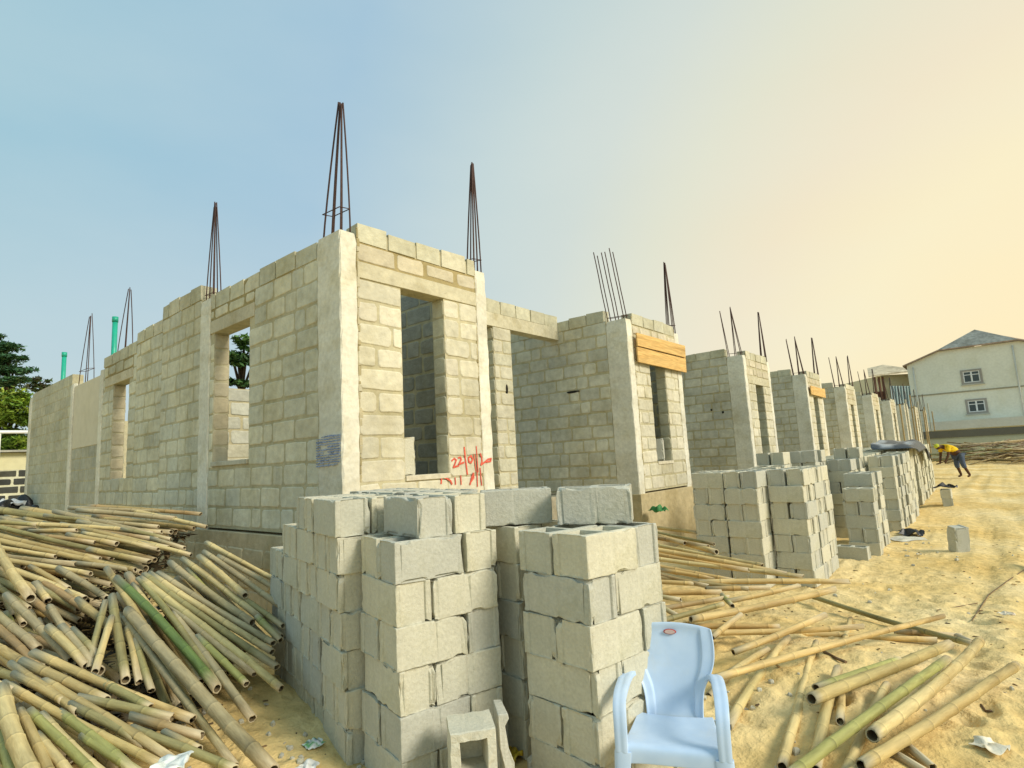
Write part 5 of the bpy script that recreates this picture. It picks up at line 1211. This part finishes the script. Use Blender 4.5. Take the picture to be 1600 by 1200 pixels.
# ------------------------------------------------------------------ vegetation and things behind the end wall
def tree(name, label, base, trunk_h, blobs, leafs, c_list, seed, lsize, tiers=False, cat='tree'):
    r = random.Random(seed); T = empty(name, base); tag(T, label, cat)
    mb = MB(); mb.tube([(0, 0, -.3), (.08, .05, trunk_h * .4), (-.05, .1, trunk_h * .75), (0, 0, trunk_h)], [.22, .18, .13, .06], (1, 1, 1), 9)
    for (x, y, z, a_, b_, c_) in blobs: mb.tube([(0, 0, min(trunk_h * .95, z - .3)), (x * .5, y * .5, z - .15), (x, y, z)], [.07, .05, .02], (1, 1, 1), 6)
    mb.build('trunk', M['bark'], T)
    mb = MB()
    for (x, y, z, a_, b_, c_) in blobs:
        nsub = max(5, int(leafs / len(blobs) / 26))
        for s_ in range(nsub):
            while True:
                q = Vector((r.uniform(-1, 1), r.uniform(-1, 1), r.uniform(-1, 1)))
                if .15 < q.length < 1: break
            cx = Vector((x + q.x * a_, y + q.y * b_, z + q.z * c_)); tone = r.uniform(.6, 1.35); base_c = r.choice(c_list)
            for l_ in range(26):
                o_ = Vector((r.gauss(0, .22), r.gauss(0, .22), r.gauss(0, .09))) * (a_ * .8)
                p = cx + o_; t = Vector((r.uniform(-1, 1), r.uniform(-1, 1), r.uniform(-.7, .3))).normalized(); n_ = t.cross(Vector((r.uniform(-1, 1), r.uniform(-1, 1), 1))).normalized()
                ls = lsize * r.uniform(.6, 1.3); k = tone * r.uniform(.8, 1.2); c = tuple(q_ * k for q_ in base_c)
                mb.quad([p - t * ls, p + n_ * ls * .38, p + t * ls, p - n_ * ls * .38], c)
    mb.build('crown', M['leaf'], T)
    return T
DG = [(0.05, 0.13, 0.055), (0.04, 0.11, 0.05), (0.07, 0.15, 0.055)]
YG = [(0.20, 0.30, 0.03), (0.27, 0.34, 0.04), (0.14, 0.24, 0.03)]
bt = dep(2, 770, 30); gt = gbase(bt.x, bt.y)
fl = dep(-10, 560, 30)
def rel(u, v, d): return dep(u, v, d) - Vector((bt.x, bt.y, gt))
bl = []
for (u, v, a_) in ((-8, 526, .5), (6, 541, .7), (-14, 545, 1.0), (16, 558, .6), (-6, 562, 1.1), (26, 577, .8), (0, 581, 1.1), (-30, 575, 1.6), (34, 593, .6), (10, 598, 1.1), (-25, 602, 1.5)):
    p = rel(u, v, 30); bl.append((p.x, p.y, p.z, a_, a_, a_ * .16))
tree('tiered_tree', 'dark tree with flat tiers of foliage rising behind the end wall', (bt.x, bt.y, gt), 7.2, bl, 6500, DG, 3, .13)
bt2 = dep(5, 770, 26)
bl = []
for (u, v, a_) in ((0, 625, 1.0), (30, 640, .9), (-25, 640, 1.2), (15, 660, 1.0), (42, 655, .5), (5, 690, .9), (28, 695, .7), (-20, 690, 1.0), (10, 712, .6), (36, 622, .6)):
    p = dep(u, v, 26) - Vector((bt2.x, bt2.y, gt)); bl.append((p.x, p.y, p.z, a_, a_, a_ * .6))
tree('leafy_tree', 'yellow-green leafy tree below the dark tiered one, beyond the end wall', (bt2.x, bt2.y, gt), 3.6, bl, 9000, YG, 5, .12)
bt3 = dep(60, 770, 24); bl = []
for (u, v, a_) in ((62, 596, .35), (70, 603, .25), (52, 606, .3), (57, 600, .25)):
    p = dep(u, v, 24) - Vector((bt3.x, bt3.y, gt)); bl.append((p.x, p.y, p.z, a_, a_, a_ * .5))
tree('thin_tree', 'sparse twiggy treetop showing just over the far corner of the end wall', (bt3.x, bt3.y, gt), 5.6, bl, 700, [(0.10, 0.10, 0.05), (0.08, 0.12, 0.04)], 7, .10)
bt4 = dep(376, 760, 24); bl = []
for (u, v, a_) in ((384, 532, .5), (375, 555, .55), (388, 560, .5), (368, 566, .4), (392, 545, .5), (366, 597, .3), (386, 600, .35), (404, 570, .6), (352, 560, .5), (410, 600, .5)):
    p = dep(u, v, 24) - Vector((bt4.x, bt4.y, gt)); bl.append((p.x, p.y, p.z, a_, a_, a_ * .35))
tree('leafy_tree', 'green branches of a tree seen through the large window of the end wall', (bt4.x, bt4.y, gt), 5.5, bl, 2600, [(0.05, 0.12, 0.03), (0.08, 0.16, 0.04)], 9, .14)
# dark block boundary wall with pale joints
a_ = dep(-60, 775, 21); b_ = dep(60, 775, 22.5); ud = Vector((b_.x - a_.x, b_.y - a_.y, 0)); ln = ud.length; ud.normalize(); nd = Vector((ud.y, -ud.x, 0))
if nd.dot(CP - a_) < 0: nd = -nd
zt = dep(10, 733, 21).z; mb = MB(); zb = .0
h8 = [Vector((a_.x, a_.y, zb)), Vector((b_.x, b_.y, zb)), Vector((b_.x, b_.y, zb)) - nd * .2, Vector((a_.x, a_.y, zb)) - nd * .2]
mb.hexa(h8 + [Vector((p.x, p.y, zt)) for p in h8], (0.50, 0.49, 0.36))
blockface(mb, Vector((a_.x, a_.y, 0)), ud, nd, ln, zb, zt, (), 900, course=.3, blen=.62, mort=.06, relief=.012, colf=lambda r: r.choice([(0.05, 0.052, 0.045), (0.065, 0.065, 0.05), (0.04, 0.042, 0.038)]))
tag(mb.build('boundary_wall', M['wall']), 'dark block boundary wall with pale joints beyond the far corner of the house', 'wall')
# cream shed with a white gutter behind it
a_ = dep(-80, 700, 23); b_ = dep(70, 700, 25)
T = empty('cream_shed', (a_.x, a_.y, 0)); tag(T, 'cream shed with a white gutter above the dark boundary wall', 'shed')
ud = Vector((b_.x - a_.x, b_.y - a_.y, 0)); ln = ud.length; ud.normalize(); nd2 = Vector((ud.y, -ud.x, 0))
if nd2.dot(CP - a_) < 0: nd2 = -nd2
def bx8(u0, u1, z0, z1, n0, n1): return [ud * u + nd2 * n_ + Vector((0, 0, z)) for z in (z0, z1) for (u, n_) in ((u0, n0), (u1, n0), (u1, n1), (u0, n1))]
zw = dep(10, 706, 23.5).z; zg = dep(10, 674, 23.5).z
mb = MB(); mb.hexa(bx8(0, ln, 0, zw, -3, 0), (0.62, 0.58, 0.36)); mb.build('wall', M['plain'], T)
mb = MB(); mb.tube([ud * -1 + nd2 * .6 + Vector((0, 0, zg)), ud * (ln + .2) + nd2 * .6 + Vector((0, 0, zg))], .07, (0.75, 0.76, 0.74), 8); mb.build('gutter', M['plain'], T)
mb = MB(); q = bx8(-1, ln + .2, zw + .02, zw + .1, -3.2, .3); mb.hexa(q, (0.45, 0.44, 0.38)); mb.build('roof', M['roof'], T)
for u_ in (.3, ln * .5, ln - .2):
    mb = MB(); mb.tube([ud * u_ + nd2 * .6 + Vector((0, 0, 0)), ud * u_ + nd2 * .6 + Vector((0, 0, zg))], .04, (0.6, 0.6, 0.56), 8); mb.build('post', M['plain'], T)
p = dep(8, 812, 14.5); g = gz(p.x, p.y)
o = crumple('black_sheet', 'black plastic sheet heaped at the far foot of the end wall', 'plastic sheet', (p.x, p.y, p.z - .1), 1.3, [(0.012, 0.012, 0.012), (0.02, 0.02, 0.02)], 33, flat=.75)
p = dep(14, 786, 14.5); crumple('white_sack', 'white sack lying on top of the black sheet by the end wall', 'sack', (p.x, p.y, p.z - .12), .62, [(0.66, 0.68, 0.68), (0.55, 0.57, 0.58)], 35, flat=.5)

# ------------------------------------------------------------------ light
SUN_AZ, SUN_EL = -84.0, 34.0            # heading from +X, elevation
sd = bpy.data.lights.new('sun', 'SUN'); sd.energy = 2.5; sd.angle = radians(18); sd.color = (1.0, 0.92, 0.77)
so = link('sun', sd); d = Vector((cos(radians(SUN_AZ)) * cos(radians(SUN_EL)), sin(radians(SUN_AZ)) * cos(radians(SUN_EL)), sin(radians(SUN_EL))))
so.rotation_euler = d.to_track_quat('Z', 'Y').to_euler(); so.location = d * 60
w = bpy.data.worlds.new('World'); sc.world = w; w.use_nodes = True; nt = w.node_tree; L = nt.links.new
bg = nt.nodes['Background']
sky = N(nt, 'ShaderNodeTexSky', sky_type='NISHITA', sun_disc=False); sky.sun_elevation = radians(SUN_EL); sky.sun_rotation = radians(90 - SUN_AZ); sky.dust_density = 4.0; sky.air_density = 1.0; sky.ozone_density = 1.0
tc = N(nt, 'ShaderNodeTexCoord')
sx = N(nt, 'ShaderNodeSeparateXYZ'); L(tc.outputs['Generated'], sx.inputs[0])
# hazy veil: blue high up, pale low down, golden towards the low glow at the end of the road
gd = Vector((cos(radians(-14)), sin(radians(-14)), -.12))
dt = N(nt, 'ShaderNodeVectorMath', operation='DOT_PRODUCT'); L(tc.outputs['Generated'], dt.inputs[0]); dt.inputs[1].default_value = gd
glr = N(nt, 'ShaderNodeValToRGB'); e = glr.color_ramp.elements
stops = [(q_ / 1.25 + .2, c_) for q_, c_ in ((-.18, (.30, .50, .585)), (.21, (.335, .50, .615)), (.457, (.49, .60, .60)), (.58, (.575, .64, .59)), (.69, (.69, .69, .545)), (.80, (.80, .71, .51)), (.88, (.87, .77, .50)), (.94, (.91, .76, .45)))]
e[0].position, e[0].color = stops[0][0], (*stops[0][1], 1); e[1].position, e[1].color = stops[-1][0], (*stops[-1][1], 1)
for p_, c_ in stops[1:-1]: x = e.new(p_); x.color = (*c_, 1)
mv = N(nt, 'ShaderNodeMath', operation='MULTIPLY_ADD'); L(dt.outputs['Value'], mv.inputs[0]); mv.inputs[1].default_value = 1 / 1.25; mv.inputs[2].default_value = .2
L(mv.outputs[0], glr.inputs['Fac'])
hz = N(nt, 'ShaderNodeMapRange'); hz.inputs['From Min'].default_value = 0.0; hz.inputs['From Max'].default_value = 0.45; hz.inputs['To Min'].default_value = 0.8; hz.inputs['To Max'].default_value = 0.0; L(sx.outputs['Z'], hz.inputs['Value'])
gm = N(nt, 'ShaderNodeMapRange'); gm.inputs['From Min'].default_value = 0.3; gm.inputs['From Max'].default_value = 0.75; gm.inputs['To Min'].default_value = 1.0; gm.inputs['To Max'].default_value = 0.0; L(dt.outputs['Value'], gm.inputs['Value'])
hm = N(nt, 'ShaderNodeMath', operation='MULTIPLY'); L(hz.outputs['Result'], hm.inputs[0]); L(gm.outputs['Result'], hm.inputs[1])
mxg = N(nt, 'ShaderNodeMix', data_type='RGBA'); L(hm.outputs[0], mxg.inputs['Factor']); L(glr.outputs['Color'], mxg.inputs['A']); mxg.inputs['B'].default_value = (0.54, 0.605, 0.595, 1)
sk = N(nt, 'ShaderNodeVectorMath', operation='SCALE'); L(sky.outputs['Color'], sk.inputs[0]); sk.inputs['Scale'].default_value = 0.10
mxs = N(nt, 'ShaderNodeMix', data_type='RGBA'); mxs.inputs['Factor'].default_value = 0.88; L(sk.outputs[0], mxs.inputs['A']); L(mxg.outputs['Result'], mxs.inputs['B'])
cmap = N(nt, 'ShaderNodeMapping'); cmap.inputs['Scale'].default_value = (1.2, 1.2, 3.2); cmap.inputs['Rotation'].default_value = (.3, .2, 0); L(tc.outputs['Generated'], cmap.inputs['Vector'])
cn = N(nt, 'ShaderNodeTexNoise'); cn.inputs['Scale'].default_value = 1.7; cn.inputs['Detail'].default_value = 5; cn.inputs['Roughness'].default_value = .5; L(cmap.outputs['Vector'], cn.inputs['Vector'])
cm = N(nt, 'ShaderNodeMapRange'); cm.inputs['From Min'].default_value = .35; cm.inputs['From Max'].default_value = .7; cm.inputs['To Min'].default_value = 0; cm.inputs['To Max'].default_value = .16; L(cn.outputs['Fac'], cm.inputs['Value'])
cx_ = N(nt, 'ShaderNodeMix', data_type='RGBA'); L(cm.outputs['Result'], cx_.inputs['Factor']); L(mxs.outputs['Result'], cx_.inputs['A']); cx_.inputs['B'].default_value = (.66, .69, .64, 1)
dv = N(nt, 'ShaderNodeVectorMath', operation='SCALE'); L(cx_.outputs['Result'], dv.inputs[0]); dv.inputs['Scale'].default_value = 0.885 / 0.1
L(dv.outputs[0], bg.inputs['Color']); bg.inputs['Strength'].default_value = 0.10
sc.view_settings.view_transform = 'Standard'; sc.view_settings.look = 'None'; sc.view_settings.exposure = 0.47; sc.view_settings.gamma = 1.0
sc.cycles.max_bounces = 8; sc.cycles.diffuse_bounces = 4
sc.cycles.use_denoising = True
print('blocks', nblocks, 'poles', len(POLES))
